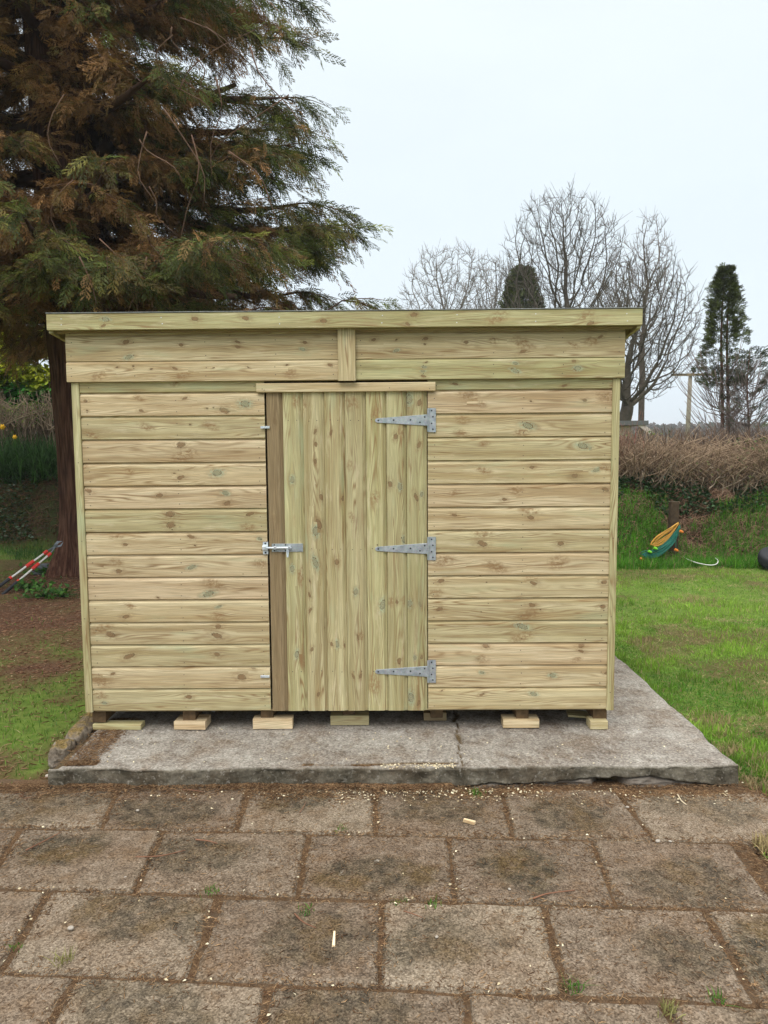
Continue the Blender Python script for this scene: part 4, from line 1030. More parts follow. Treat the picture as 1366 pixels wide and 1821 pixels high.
link('limbs', mesh_np('limbs', V, F, T, smooth=True), M_TWIG, tree)
# thick bare limbs that show against the sky low on the right and left
bp = []; br_ = []
for pts, r0 in (([(205, 400, 10.0), (262, 440, 9.8), (300, 490, 9.6), (335, 520, 9.5), (420, 528, 9.4)], .11),
                ([(120, 250, 10.1), (60, 255, 9.8), (0, 275, 9.5), (-60, 280, 9.2)], .12),
                ([(110, 180, 10.1), (40, 230, 9.9), (-20, 262, 9.7), (-70, 270, 9.6)], .09),
                ([(200, 250, 10.1), (150, 320, 9.5), (105, 365, 9.0), (70, 380, 8.8)], .10),
                ([(230, 330, 10.1), (250, 260, 10.3), (330, 190, 10.5), (420, 150, 10.6)], .08)):
    cpt = smooth_curve([tuple(atY(*p)) for p in pts], 14); bp.append(cpt); br_.append(np.linspace(r0, r0 * .35, 14))
V, F, T = tubes(np.array(bp), np.array(br_), 10, np.tile(lin(.085, .048, .035), (len(bp), 1)))
link('limbs', mesh_np('bare_limbs', V, F, T, smooth=True), M_TWIG, tree)
# hanging dead stems, pale pinkish
st = []
for k in range(22):
    x0 = rt.uniform(80, 500); y0 = rt.uniform(20, 470); Y0 = rt.uniform(6.9, 8.2)
    a = rt.uniform(-.9, .9) + (math.pi / 2 if rt.random() < .6 else 0); L = rt.uniform(60, 190)
    pp = [(x0 + math.cos(a) * L * s + 16 * math.sin(s * 5 + k), y0 + math.sin(a) * L * s + 12 * s * s, Y0 + s * .2) for s in (0, .33, .66, 1)]
    st.append(smooth_curve([tuple(atY(*p)) for p in pp], 8))
V, F, T = tubes(np.array(st), np.tile(np.linspace(.008, .003, 8), (len(st), 1)), 4, rt.uniform(.7, 1.3, (len(st), 1)) * lin(.17, .10, .07))
V2, F2, T2 = tubes(np.array(twP), np.array(twR), 3, rt.uniform(.7, 1.3, (len(twP), 1)) * lin(.13, .075, .048))
V, F, T = join_np([(V, F, T), (V2, F2, T2)])
link('twigs', mesh_np('twigs', V, F, T), M_TWIG, tree)
P = np.concatenate(sprP); ya = np.concatenate(sprYaw); pi_ = np.concatenate(sprPit); ro = np.concatenate(sprRol); sc_ = np.concatenate(sprS); C_ = np.concatenate(sprC)
pr = []
for k in range(4):
    s = slice(k, None, 4)
    pr.append(instances(*SPR[k], P[s], rotm(ya[s], pi_[s], ro[s], sc_[s]), C_[s]))
V, F, T = join_np(pr)

link('crown', mesh_np('crown', V, F, T), M_LEAF, tree)

# ================================================================== BARE TREES
def bare_tree(label, px, Y, crowns, seed, r0, col=(.085, .072, .058), natt=1500, fork_px=None, twig=.0070, wid=0):
    """space colonisation: limbs grow from the trunk towards points spread through the crown"""
    rs = np.random.default_rng(seed); base = gb(px, Y); b = np.array(base, float)
    o = thing('bare_tree', label, 'tree', base, 'bare trees beyond the hedge')
    A = []
    for (cx, cy, rx, ry, w) in crowns:
        c0 = np.array(atY(cx, cy, Y)); n = int(natt * w); d = rs.normal(0, 1, (n, 3)); d /= np.linalg.norm(d, axis=1, keepdims=True)
        rr = rs.uniform(0, 1, (n, 1)) ** .42; q = d * rr; q[:, 2] = np.where(q[:, 2] < 0, q[:, 2] * .9, q[:, 2])
        A.append(c0 + q * np.array([rx, rx * .9, ry]) * Y / FPX)
    A = np.concatenate(A); A = A[A[:, 2] > b[2] + .8]
    size = crowns[0][3] * Y / FPX; D = size / 26.0; di = size * .9; dk = D * 1.7
    N = [b + np.array([0, 0, D * k]) for k in range(int(np.clip((A[:, 2].min() - b[2]) / D * .75, 4, 60)))]
    par = list(range(-1, len(N) - 1)); NA = np.array(N)
    near = np.full(len(A), 1e9); who = np.zeros(len(A), int)
    def upd(s, e):
        nonlocal near, who
        dm = np.linalg.norm(A[:, None] - NA[None, s:e], axis=2); k = dm.argmin(1); dd = dm[np.arange(len(A)), k]; m = dd < near
        near = np.where(m, dd, near); who = np.where(m, k + s, who)
    upd(0, len(NA))
    for it in range(150):
        if not len(A): break
        m = near < (di if it > 8 else 1e9)
        if not m.any(): break
        acc = np.zeros_like(NA); v = A[m] - NA[who[m]]; v /= np.linalg.norm(v, axis=1, keepdims=True) + 1e-9
        np.add.at(acc, who[m], v); src = np.unique(who[m]); d = acc[src]; d /= np.linalg.norm(d, axis=1, keepdims=True) + 1e-9
        d = d + rs.normal(0, .22, d.shape) + [0, 0, .06]; d /= np.linalg.norm(d, axis=1, keepdims=True)
        new = NA[src] + d * D
        if len(NA) > 9000: break
        s0 = len(NA); NA = np.concatenate([NA, new]); par += list(src); upd(s0, len(NA))
        keep = near > dk; A, near, who = A[keep], near[keep], who[keep]
    n = len(NA); par = np.array(par); kids = [[] for _ in range(n)]
    for i in range(1, n): kids[par[i]].append(i)
    w = np.zeros(n)
    for i in range(n - 1, -1, -1): w[i] = max(1.0, sum(w[k] for k in kids[i]))
    rad_ = np.maximum(r0 * (w / w[0]) ** .54, twig); twig *= .85
    P_, R_ = [], []; st = [(0, None)]
    while st:
        i, pa = st.pop(); ch = [NA[i]] if pa is None else [NA[pa], NA[i]]; cr = [rad_[i]] * len(ch); k = i
        while kids[k]:
            ks = sorted(kids[k], key=lambda q: -w[q])
            for q in ks[1:]: st.append((q, k))
            k = ks[0]; ch.append(NA[k]); cr.append(rad_[k])
        if len(ch) < 2: continue
        ch = np.array(ch); cr = np.array(cr)
        if len(ch) > 4: ch[1:-1] = .25 * ch[:-2] + .5 * ch[1:-1] + .25 * ch[2:]
        P_.append((ch, cr))
    # fine twigs at the ends
    ends = np.where(w <= 3)[0]; ends = ends[ends > 5]; e = np.concatenate([ends, ends[rs.random(len(ends)) < .8]]); d = NA[e] - NA[par[e]]; d /= np.linalg.norm(d, axis=1, keepdims=True) + 1e-9
    d = d * .7 + rs.normal(0, .38, d.shape) + [0, 0, .30]; L = D * rs.uniform(1.0, 3.2, (len(e), 1)); s = np.linspace(0, 1, 4)
    TW = NA[e][:, None] + d[:, None] * L[:, None] * s[None, :, None]; TW[:, 2:, 2] += (L * .10) * s[2:]
    pr = [tubes(TW, np.tile(np.linspace(twig, twig * .55, 4), (len(e), 1)), 3, rs.uniform(.8, 1.4, (len(e), 1)) * np.array(col) * 1.15)]
    groups = {}
    for ch, cr in P_[1:]:
        m = 4 if len(ch) < 5 else (8 if len(ch) < 12 else 20); groups.setdefault(m, []).append(resample(ch, cr, m))
    for m, lst in groups.items():
        pr.append(tubes(np.array([a for a, _ in lst]), np.array([c for _, c in lst]), 5 if m > 4 else 3, rs.uniform(.8, 1.3, (len(lst), 1)) * np.array(col)))
    V, F, T = join_np(pr); link('branches', mesh_np('branches', V, F, T), M_TWIG, o)
    ch, cr = resample(*P_[0], 40); V, F, T = tubes(ch[None], cr[None], 10, [np.array(col) * .9]); link('trunk', mesh_np('trunk', V, F, T, smooth=True), M_TWIG, o)
    print('tree nodes', n)
    return o
def gb(px, Y):
    v = atY(px, 760, Y); return (v.x, Y, float(ground_z(v.x, Y)) - .1)
bare_tree('pale grey bare tree above the roof, farthest left of the bare ones', 800, 36, [(800, 545, 92, 112, 1)], 3, .17, (.15, .13, .115), 1000, twig=.010)
bare_tree('thin bare tree right behind the rounded dark evergreen', 868, 38, [(872, 550, 60, 95, 1)], 14, .13, (.15, .13, .115), 650, twig=.010)
bare_tree('tallest spreading bare tree with dark upright trunk above the right half of the roof', 997, 27, [(1005, 520, 128, 168, 1), (990, 430, 85, 90, .3)], 5, .21, (.075, .062, .048), 1700, twig=.0085)
bare_tree('spreading bare tree with a thick mossy trunk just beyond the right end of the shed', 1108, 22, [(1120, 600, 118, 135, 1), (1175, 580, 72, 130, .4)], 18, .19, (.078, .066, .048), 1700, twig=.0070)
bare_tree('narrow upright bare tree with a high thin tip right of the roof end', 1140, 25, [(1158, 500, 45, 122, 1), (1120, 520, 60, 90, .5)], 23, .10, (.12, .095, .08), 600, twig=.0075)

# ================================================================== EVERGREENS BEYOND
TUFT = spray_template(9, 8, .40, .20, .030)
def evergreen(label, base, H, Rf, n, seed, z0, tr=.07, cols=(DKG, GREEN), name='evergreen_tree', scale=1.0, stems=((0, 0),), up=True, gap=.30):
    rs = np.random.default_rng(seed); o = thing(name, label, 'tree', base, None); b = np.array(base)
    P_ = [np.stack([b + np.array([s[0] + .05 * math.sin(t * 6), s[1], t * H * .96]) for t in np.linspace(0, 1, 12)]) for s in stems]
    V, F, T = tubes(np.array(P_), np.tile(np.linspace(tr, tr * .25, 12), (len(P_), 1)), 10, np.tile(lin(.16, .085, .06), (len(P_), 1)))
    link('trunk', mesh_np('trunk', V, F, T, smooth=True), M_TWIG, o)
    z = z0 + (H - z0) * rs.uniform(0, 1, n) ** .9; th = rs.uniform(0, 2 * np.pi, n)
    lob = .40 + 1.1 * vnoise(th * 1.6 + seed, z * 1.1, seed) 
    R = Rf(z) * lob * rs.uniform(.25, 1.0, n) ** .5
    P = b + np.stack([R * np.cos(th), R * np.sin(th), z], -1)
    keep = vnoise(P[:, 0] * 2.3 + P[:, 1], P[:, 2] * 2.0, seed + 3) > gap - .5 * sstep(.72, .95, z / H); P, th = P[keep], th[keep]; m = len(P)
    col_ = cols[0] + (cols[1] - cols[0]) * rs.uniform(0, 1, (m, 1)); col_ = col_ * rs.uniform(.7, 1.3, (m, 1))
    V, F, T = instances(*TUFT, P, rotm(th + rs.normal(0, .5, m), (-rs.uniform(.2, 1.1, m) if up else rs.uniform(-.2, .6, m)), rs.normal(0, .8, m), rs.uniform(.5, 1.0, m) * scale), col_)
    link('crown', mesh_np('crown', V, F, T), M_LEAF, o); return o, rs
b_ = gb(930, 31)
evergreen('rounded dark green conifer between the bare trees, its top just over the roof', (b_[0], b_[1], b_[2]), 8.65, lambda z: np.interp(z, [0, 5, 7, 8.0, 8.9], [1.2, 1.1, .85, .5, .1]), 4200, 31, 3.5, .12, scale=.75)
# tall slim conifer with bare lower trunk, and its twiggy lower skirt
b_ = gb(1281, 17.5); Ht = (atY(1285, 478, 17.5).z - b_[2])
def skirt(o, base, H, n, rs, a0, a1, col, L0=1.2, az=None):
    t = rs.uniform(0, 1, n); z = (a0 + (a1 - a0) * t) * H; th = rs.uniform(0, 2 * np.pi, n) if az is None else rs.normal(az, .7, n)
    L = L0 * rs.uniform(.5, 1.2, n); s = np.linspace(0, 1, 6)
    P = np.array(base)[None, None] + np.stack([np.cos(th)[:, None] * L[:, None] * s ** .8, np.sin(th)[:, None] * L[:, None] * s ** .8, z[:, None] + L[:, None] * (.15 * s + .75 * s ** 1.7)], -1)
    P = P + rs.normal(0, .018, P.shape) * s[None, :, None]
    tw = []
    for k in range(4):
        i0 = rs.integers(1, 4, n); p0 = P[np.arange(n), i0]; d = P[:, -1] - p0; d = d * rs.uniform(.5, .9, (n, 1)) + rs.normal(0, .10, (n, 3)) + [0, 0, .1]
        tw.append(p0[:, None] + d[:, None] * s[None, :, None])
    tw = np.concatenate(tw)
    A = tubes(P, np.tile(np.linspace(.012, .005, 6), (n, 1)), 3, rs.uniform(.7, 1.3, (n, 1)) * np.array(col))
    B = tubes(tw, np.tile(np.linspace(.0055, .0035, 6), (len(tw), 1)), 3, rs.uniform(.7, 1.3, (len(tw), 1)) * np.array(col))
    V, F, T = join_np([A, B]); link('branches', mesh_np('branches', V, F, T), M_TWIG, o)
o, rs_ = evergreen('tall slim dark conifer with two bare reddish trunks above the right-hand hedge', b_, Ht, lambda z: np.interp(z / Ht, [0, .42, .55, .70, .80, .90, 1.0], [.2, .36, .54, .46, .36, .24, .07]), 2500, 32, Ht * .46, .055, scale=.38, gap=.42, stems=((0, 0), (.16, .05)))
skirt(o, b_, Ht, 85, rs_, .04, .50, (.20, .15, .13), .95)
b2 = gb(1330, 17.0); H2 = atY(1330, 618, 17.0).z - b2[2]
o, rs_ = evergreen('short thin sprawling conifer with mostly dead twigs beside the tall slim one', b2, H2, lambda z: np.interp(z, [0, 1.2, 1.8, H2], [.3, .55, .5, .25]), 260, 33, 1.2, .03, scale=.45, cols=(lin(.04, .06, .03), lin(.10, .11, .05)))
skirt(o, b2, H2, 80, rs_, .0, .75, (.20, .155, .14), .95)

# ================================================================== POLE, WIRES, HOUSE, FAR WOOD
Yp = 46.0; pt = atY(1228, 664, Yp); pb = float(ground_z(pt.x, Yp)) - .3
pole = thing('utility_pole', 'grey wooden utility pole with a crossarm beyond the hedge', 'utility pole', (pt.x, Yp, pb))
V, F, T = tubes(np.array([[[pt.x - .12, Yp, pb], [pt.x - .06, Yp, (pb + pt.z) / 2], [pt.x, Yp, pt.z]]]), np.array([[.16, .14, .115]]), 14, [lin(.24, .21, .165)])
link('pole', mesh_np('pole', V, F, T, smooth=True), M_TWIG, pole)
mb = MB(); mb.box((pt.x + .1, Yp - .16, pt.z - .10), (2.7, .12, .14), 'x', (.3, .2, 1))
mb.build('crossarm', M_WOOD, pole)
for dx in (-1.1, .1, 1.3):
    mb = MB(); mb.cyl((pt.x + dx, Yp - .16, pt.z - .03), (pt.x + dx, Yp - .16, pt.z + .14), .05, 10); mb.cyl((pt.x + dx, Yp - .16, pt.z + .06), (pt.x + dx, Yp - .16, pt.z + .10), .08, 10)
    mb.build('insulator', M_DARK, pole)
M_WIRE = plain('wire', (.10, .10, .11), .5)
for dx, py in ((-1.1, 604), (.1, 622), (1.3, 640)):
    a = np.array((pt.x + dx, Yp - .16, pt.z + .14)); e_ = np.array(atY(1366, py, 38.0)); d = e_ - a; b = a + d * 4.2
    s = np.linspace(0, 1, 24); L = a + (b - a) * s[:, None]; L[:, 2] -= .8 * np.sin(np.pi * s) * .6
    V, F, T = tubes(L[None], np.full((1, 24), .013), 5, [lin(.1, .1, .1)])
    tag(link('overhead_wire', mesh_np('wire', V, F, T, smooth=True), M_WIRE), {604: 'topmost overhead wire running from the pole to the upper right', 622: 'middle overhead wire running from the pole to the right', 640: 'lowest overhead wire running from the pole to the right'}[py], 'wire', 'overhead wires from the pole')
# low building whose roof end peeps over the hedge
Yh = 19.5; h0, h1 = atY(1040, 752, Yh), atY(1131, 752, Yh)
bl = thing('outbuilding', 'low cream rendered outbuilding with a grey roof edge peeping over the hedge', 'building', ((h0.x + h1.x) / 2, Yh + 2, 0))
mb = MB(); mb.box(((h0.x + h1.x) / 2 - .6, Yh + 2, 1.15), (h1.x - h0.x + 1.0, 3.9, 2.3), 'x')
M_REND = plain('cream_render', (.62, .54, .48), .9, 0, .2, .12, 12, .3); mb.build('wall', M_REND, bl)
zr = h0.z - .02
mb = MB(); mb.box(((h0.x + h1.x) / 2 - .5, Yh + 2, zr), (h1.x - h0.x + 1.5, 4.5, .12), 'x'); ro_ = mb.build('roof', plain('grey_slate', (.13, .135, .13), .8, 0, .3, .2, 20, .3), bl)
mb = MB(); mb.box((h1.x + .18, Yh - .2, zr - .14), (.42, .04, .12), 'x', rot=Matrix.Rotation(rad(38), 3, 'Y')); mb.build('verge_board', M_REND, ro_)
# wood on the far hillside
rs = np.random.default_rng(77); n = 2600
X = rs.uniform(-170, 230, n); Y = rs.uniform(165, 330, n); Zg = ground_z(X, Y)
LT = np.array([[0, -.5, -.5], [0, .5, -.5], [0, .5, .5], [0, -.5, .5], [-.5, 0, -.5], [.5, 0, -.5], [.5, 0, .5], [-.5, 0, .5]], float); LF = [np.array([[0, 1, 2, 3], [4, 5, 6, 7]])]
pp = []; 
for k in range(16):
    th = rs.uniform(0, 6.28, n); r = rs.uniform(0, 3.0, n); z = rs.uniform(.3, 6.5, n)
    pp.append(np.stack([X + r * np.cos(th), Y + r * np.sin(th), Zg + z * (1 - r / 6)], -1))
P = np.concatenate(pp); m = len(P)
V, F, T = instances(LT, LF, P, rotm(rs.uniform(0, 6.28, m), rs.normal(0, .6, m), rs.normal(0, .6, m), rs.uniform(.8, 2.0, m)), rs.uniform(.6, 1.3, (m, 1)) * np.where(rs.random((m, 1)) < .3, lin(.05, .07, .04), lin(.11, .09, .075)))
tag(link('distant_wood', mesh_np('distant_wood', V, F, T), M_LEAF), 'hazy wooded hillside far behind the hedge', 'woodland', kind='stuff')
# ================================================================== HEDGES AND BANK GROWTH
def twig_mass(n, xs, yf, zf, H, rs, lean=.5, r=.0045, cols=((.14, .09, .06), (.26, .20, .14)), arch=0.0, m=6):
    x = rs.uniform(xs[0], xs[1], n); y = yf(x) + rs.uniform(-.45, .45, n); z = zf(x, y)
    L = H * rs.uniform(.35, 1.0, n); a = rs.uniform(0, 2 * np.pi, n); ln = np.abs(rs.normal(0, lean, n)); s = np.linspace(0, 1, m)
    dx, dy = np.cos(a) * ln, np.sin(a) * ln * .6
    ar = arch * rs.uniform(.3, 1.2, n)
    P = np.stack([x[:, None] + L[:, None] * dx[:, None] * (s + ar[:, None] * s ** 2), y[:, None] + L[:, None] * dy[:, None] * s, z[:, None] + L[:, None] * (s - ar[:, None] * .55 * s ** 2)], -1)
    P = P + rs.normal(0, .022, P.shape) * s[None, :, None] ** .5
    c = np.array(cols[0]) + (np.array(cols[1]) - np.array(cols[0])) * rs.uniform(0, 1, (n, 1))
    rr = r * rs.uniform(.6, 1.5, n)
    return tubes(P, rr[:, None] * np.linspace(1.3, .5, m)[None], 3, c)
LEAF_T = np.array([[0, 0, 0], [.35, .30, .06], [1.0, 0, -.06], [.35, -.30, .06], [.45, 0, .0]], float); LEAF_F = [np.array([[0, 4, 1], [1, 4, 2], [2, 4, 3], [3, 4, 0]])]
def leaves(P, size, cols, rs, pitch=(-.3, .9), yawc=None):
    n = len(P); c = np.array(cols[0]) + (np.array(cols[1]) - np.array(cols[0])) * rs.uniform(0, 1, (n, 1)); c = c * rs.uniform(.7, 1.3, (n, 1))
    ya = rs.uniform(0, 2 * np.pi, n) if yawc is None else rs.normal(yawc, .9, n)
    return instances(LEAF_T, LEAF_F, P, rotm(ya, rs.uniform(*pitch, n), rs.normal(0, .6, n), size * rs.uniform(.6, 1.3, n)), c)
rs = np.random.default_rng(5)
yR = lambda x: gz_foot(x) + 1.75
A = twig_mass(4200, (.9, 3.7), yR, lambda x, y: ground_z(x, y) - .05, 1.02, rs, .34, .005, ((.09, .045, .032), (.22, .12, .08)))
B = twig_mass(5200, (2.8, 8.5), lambda x: yR(x) - .1, lambda x, y: ground_z(x, y) - .05, 1.02, rs, .75, .0050, ((.11, .065, .042), (.40, .29, .19)), arch=.5)
E2 = twig_mass(5000, (.5, 9.0), lambda x: yR(x) + .7, lambda x, y: ground_z(x, y) - .05, 1.0, rs, .35, .008, ((.055, .038, .028), (.16, .11, .075)))
C2 = twig_mass(2000, (.9, 8.5), lambda x: yR(x) - .2, lambda x, y: ground_z(x, y) - .05, .55, rs, .6, .010, ((.07, .045, .03), (.34, .27, .19)), arch=.25)
D = twig_mass(170, (1.2, 4.2), yR, lambda x, y: ground_z(x, y) + .5, .62, rs, .12, .0035, ((.26, .09, .07), (.32, .18, .13)))
h = thing('bare_hedge', 'trimmed leafless hedge of reddish and straw-coloured twigs along the top of the right-hand bank', 'hedge', (4, 12, 1.1))
link('stems', mesh_np('stems', *join_np([A, B, C2, D, E2])), M_TWIG, h)
n = 900; n = 5200; x = rs.uniform(.9, 8, n); y = yR(x) + rs.uniform(-.6, .3, n); P = np.stack([x, y, ground_z(x, y) + rs.uniform(.0, .85, n) ** 1.4], -1)
k = vnoise(x * 1.7, P[:, 2] * 3, 8) > .58
LV = leaves(P[k], .05, ((.05, .09, .02), (.16, .19, .05)), rs)
n = 420; x = rs.uniform(1.6, 3.4, n); y = yR(x); P = np.stack([x, y, ground_z(x, y) + rs.uniform(.95, 1.3, n) - .1 * np.abs(x - 2.6)], -1); k = vnoise(x * 4, x * 0, 12) > .5
link('leaves', mesh_np('leaves', *join_np([LV, leaves(P[k], .035, ((.25, .08, .08), (.34, .16, .14)), rs)])), M_LEAF, h)
# ivy and bramble litter on the bank
def bank_pts(n, x0, x1, t0, t1, rs):
    x = rs.uniform(x0, x1, n); y = gz_foot(x) + rs.uniform(t0, t1, n); return x, y, ground_z(x, y)
x, y, z = bank_pts(30000, .6, 8.5, .35, 1.75, rs); k = vnoise(x * 2.1 + 3, z * 3.2, 15) + .25 * vnoise(x * 5, z * 6, 16) - .5 * (y - gz_foot(x) < .8) * (x > 2.8) > .60
P = np.stack([x, y - .02, z + rs.uniform(.0, .10, len(x))], -1)[k]
iv = leaves(P, .065, ((.018, .045, .016), (.045, .105, .030)), rs, (-.9, .3), -math.pi / 2)
x, y, z = bank_pts(9000, -8.5, -2.2, .2, 1.7, rs); k = vnoise(x * 1.3 + 9, z * 2.2, 17) > .50
iv2 = leaves(np.stack([x, y - .02, z + rs.uniform(0, .08, len(x))], -1)[k], .07, ((.018, .040, .018), (.045, .10, .03)), rs, (-.9, .3), -math.pi / 2)
tag(link('ivy', mesh_np('ivy', *join_np([iv, iv2])), M_GLOSS), 'dark green ivy creeping over the earth bank', 'ivy', kind='stuff')
def litter(n, x0, x1, t0, t1, L, rs, cols, thr=.4, sd=19):
    x, y, z = bank_pts(n, x0, x1, t0, t1, rs); k = vnoise(x * 1.5, z * 2.5, sd) > thr; x, y, z = x[k], y[k], z[k]; m = len(x)
    a = rs.uniform(0, 2 * np.pi, m); l_ = L * rs.uniform(.3, 1.3, m); s = np.linspace(0, 1, 5)
    P = np.stack([x[:, None] + np.cos(a)[:, None] * l_[:, None] * s, y[:, None] + np.sin(a)[:, None] * l_[:, None] * s * .4, 0 * s[None] + z[:, None]], -1)
    P[..., 2] = ground_z(P[..., 0], P[..., 1]) + .02 + (.10 * rs.uniform(0, 1, m)[:, None]) * np.sin(np.pi * s)
    c = np.array(cols[0]) + (np.array(cols[1]) - np.array(cols[0])) * rs.uniform(0, 1, (m, 1))
    return tubes(P, np.tile(np.linspace(.0045, .002, 5), (m, 1)), 3, c)
A = litter(16000, .6, 8.5, .1, 1.8, .26, rs, ((.10, .055, .035), (.32, .20, .13)), .22)
B = litter(2200, -8.5, -2.2, .2, 1.8, .35, rs, ((.09, .05, .035), (.20, .11, .06)), .3, 20)
x, y, z = bank_pts(26000, .6, 8.5, .0, 1.7, rs); k = vnoise(x * 1.5, z * 2.5, 23) > .25
Lf = leaves(np.stack([x, y, z + .03], -1)[k], .05, ((.12, .065, .04), (.26, .15, .10)), rs, (-.8, .4))
x, y, z = bank_pts(4000, -8.5, -2.2, .0, 1.7, rs)
Lf2 = leaves(np.stack([x, y, z + .03], -1), .045, ((.07, .035, .022), (.16, .08, .04)), rs, (-.8, .4))
tag(link('bramble_litter', mesh_np('bramble_litter', *join_np([A, B, Lf, Lf2])), M_TWIG), 'dead brown bramble stems and leaves strewn on the bank', 'dead stems', kind='stuff')
# left side: laurel hedge, dead stems, dark strap-leaved plants, daffodils
lh = thing('laurel_hedge', 'bright yellow-green and dark leafy hedge seen under the conifer at the left edge', 'hedge', (-6, 15.4, 1))
n = 30000; x = rs.uniform(-10.5, -4.2, n); z = rs.uniform(2.15, 4.3, n); y = 15.2 + rs.uniform(-.35, .6, n) + .3 * fbm(x * 2, z * 2, 30) 
P = np.stack([x, y, z], -1); k = vnoise(x * 3, z * 3, 31) + .5 * vnoise(x * 8, z * 8, 32) > .40; P = P[k]
yl = sstep(2.85, 3.15, P[:, 2] + (fbm(P[:, 0] * 1.5, P[:, 2], 33) - .5) * .8)[:, None]
V, F, T = leaves(P, .17, ((.5, .5, .5), (.5, .5, .5)), rs, (-.6, .8), -math.pi / 2)
c = (np.array([.05, .20, .03]) * (1 - yl) + np.array([.46, .50, .04]) * yl) * rs.uniform(.5, 1.4, (len(P), 1)); T = np.repeat(c, 5, axis=0)  # upper yellow-green leaves brightened, sunlight put into their colour
link('leaves', mesh_np('leaves', V, F, T), M_LEAF, lh)
A = twig_mass(500, (-10, -4.2), lambda x: 15.5 + 0 * x, lambda x, y: 1.2 + 0 * x, 2.4, rs, .2, .012, ((.06, .045, .03), (.12, .09, .06)))
link('stems', mesh_np('stems', *A), M_TWIG, lh)
dh = thing('bare_hedge', 'low hedge of grey-brown cut stems under the yellow-green leaves at the left edge', 'hedge', (-6, 14.6, 1.1))
A = twig_mass(1500, (-10, -3.6), lambda x: 14.5 + 0 * x, lambda x, y: ground_z(x, y) + .05, 1.55, rs, .35, .008, ((.08, .055, .04), (.28, .21, .15)))
B = twig_mass(500, (-10, -3.6), lambda x: 14.3 + 0 * x, lambda x, y: ground_z(x, y) + .8, .9, rs, .9, .007, ((.16, .12, .08), (.34, .26, .18)), arch=.4)
link('stems', mesh_np('stems', *join_np([A, B])), M_TWIG, dh)
n = 9000; x = rs.uniform(-10, -3.6, n); P = np.stack([x, 14.1 + rs.uniform(0, .6, n), 1.2 + rs.uniform(0, 1.6, n)], -1); k = vnoise(x * 2, P[:, 2] * 2, 36) > .50
link('leaves', mesh_np('leaves', *leaves(P[k], .07, ((.07, .13, .02), (.18, .24, .04)), rs)), M_LEAF, dh)
def blades(P, H, W, cols, rs, lean=.5, mix_straw=0.0, straw=(.34, .28, .14), yaw=None):
    """P (n,3) roots; each blade a bent tapered strip of five vertices"""
    n = len(P); a = rs.uniform(0, 2 * np.pi, n); H = H * rs.uniform(.5, 1.3, n); ln = np.abs(rs.normal(0, lean, n)); W = W * rs.uniform(.7, 1.3, n)
    f = rs.uniform(0, 2 * np.pi, n); wx, wy = np.cos(f) * W, np.sin(f) * W
    dx, dy = np.cos(a) * ln * H, np.sin(a) * ln * H; hz = H / np.sqrt(1 + ln ** 2)
    z0 = np.zeros(n)
    V = np.stack([P + np.stack([-wx, -wy, z0], -1), P + np.stack([wx, wy, z0], -1),
                  P + np.stack([dx * .35 + wx * .8, dy * .35 + wy * .8, hz * .6], -1), P + np.stack([dx * .35 - wx * .8, dy * .35 - wy * .8, hz * .6], -1),
                  P + np.stack([dx, dy, hz], -1)], 1).reshape(-1, 3)
    i = (np.arange(n) * 5)[:, None]; F = [i + np.array([[0, 1, 2, 3]]), i + np.array([[3, 2, 4]])]
    c = np.array(cols[0]) + (np.array(cols[1]) - np.array(cols[0])) * rs.uniform(0, 1, (n, 1)); c = c * rs.uniform(.75, 1.25, (n, 1))
    sm = rs.random(n) < mix_straw; c[sm] = np.array(straw) * rs.uniform(.6, 1.2, (sm.sum(), 1))
    return V, F, np.repeat(c, 5, axis=0)
n = 7500; x = rs.uniform(-10, -3.4, n); y = gz_foot(x) + rs.uniform(.95, 1.8, n); P = np.stack([x, y, ground_z(x, y)], -1); P = P[vnoise(x * 1.5, y * 1.5, 44) > .25]
tag(link('strap_leaf_plants', mesh_np('strap_leaf_plants', *blades(P, .62, .011, ((.018, .050, .014), (.07, .15, .04)), rs, .7)), M_LEAF), 'dark strap-leaved plants in a band along the left bank', 'plants', kind='stuff')
M_YEL = plain('daffodil_yellow', (.85, .48, .02), .5, 0, .3, .1); 
for px, py, lab in ((4, 759, 'yellow daffodil nearest the left edge, higher of the two'), (26, 777, 'smaller yellow daffodil, lower and closer to the trunk')):
    c0 = atY(px, py, 13.2); f = thing('daffodil', lab, 'flower', (c0.x, c0.y, c0.z - .35), 'daffodils on the left bank')
    V, F, T = tubes(np.array([[[c0.x, c0.y + .03, c0.z - .4], [c0.x, c0.y + .03, c0.z - .15], [c0.x, c0.y + .02, c0.z], [c0.x, c0.y, c0.z]]]), np.full((1, 4), .006), 6, [lin(.06, .14, .03)])
    link('stem', mesh_np('stem', V, F, T), M_LEAF, f)
    mb = MB(); s_ = .055 if px < 10 else .045
    for k in range(6):
        a = k * math.pi / 3; d = Vector((math.cos(a), 0, math.sin(a))); t_ = Vector((-math.sin(a), 0, math.cos(a))); c = Vector(c0)
        mb.face([c, c + d * s_ * .6 + t_ * s_ * .33 + Vector((0, .005, 0)), c + d * s_ * 1.1 + Vector((0, .015, 0)), c + d * s_ * .6 - t_ * s_ * .33 + Vector((0, .005, 0))], [(0, 0)] * 4)
    mb.cyl((c0.x, c0.y, c0.z), (c0.x, c0.y - .045, c0.z - .01), s_ * .4, 10)
    mb.build('petals', M_YEL, f)

# ================================================================== GRASS
rs = np.random.default_rng(12)
def turf(n, x0, x1, y0, y1, rs, fr=.60):
    u = rs.random(n); y = y0 + (y1 - y0) * u; x = x0 + (x1 - x0) * rs.random(n)
    k = (np.abs(x) < fr * y + .5); return x[k], y[k]
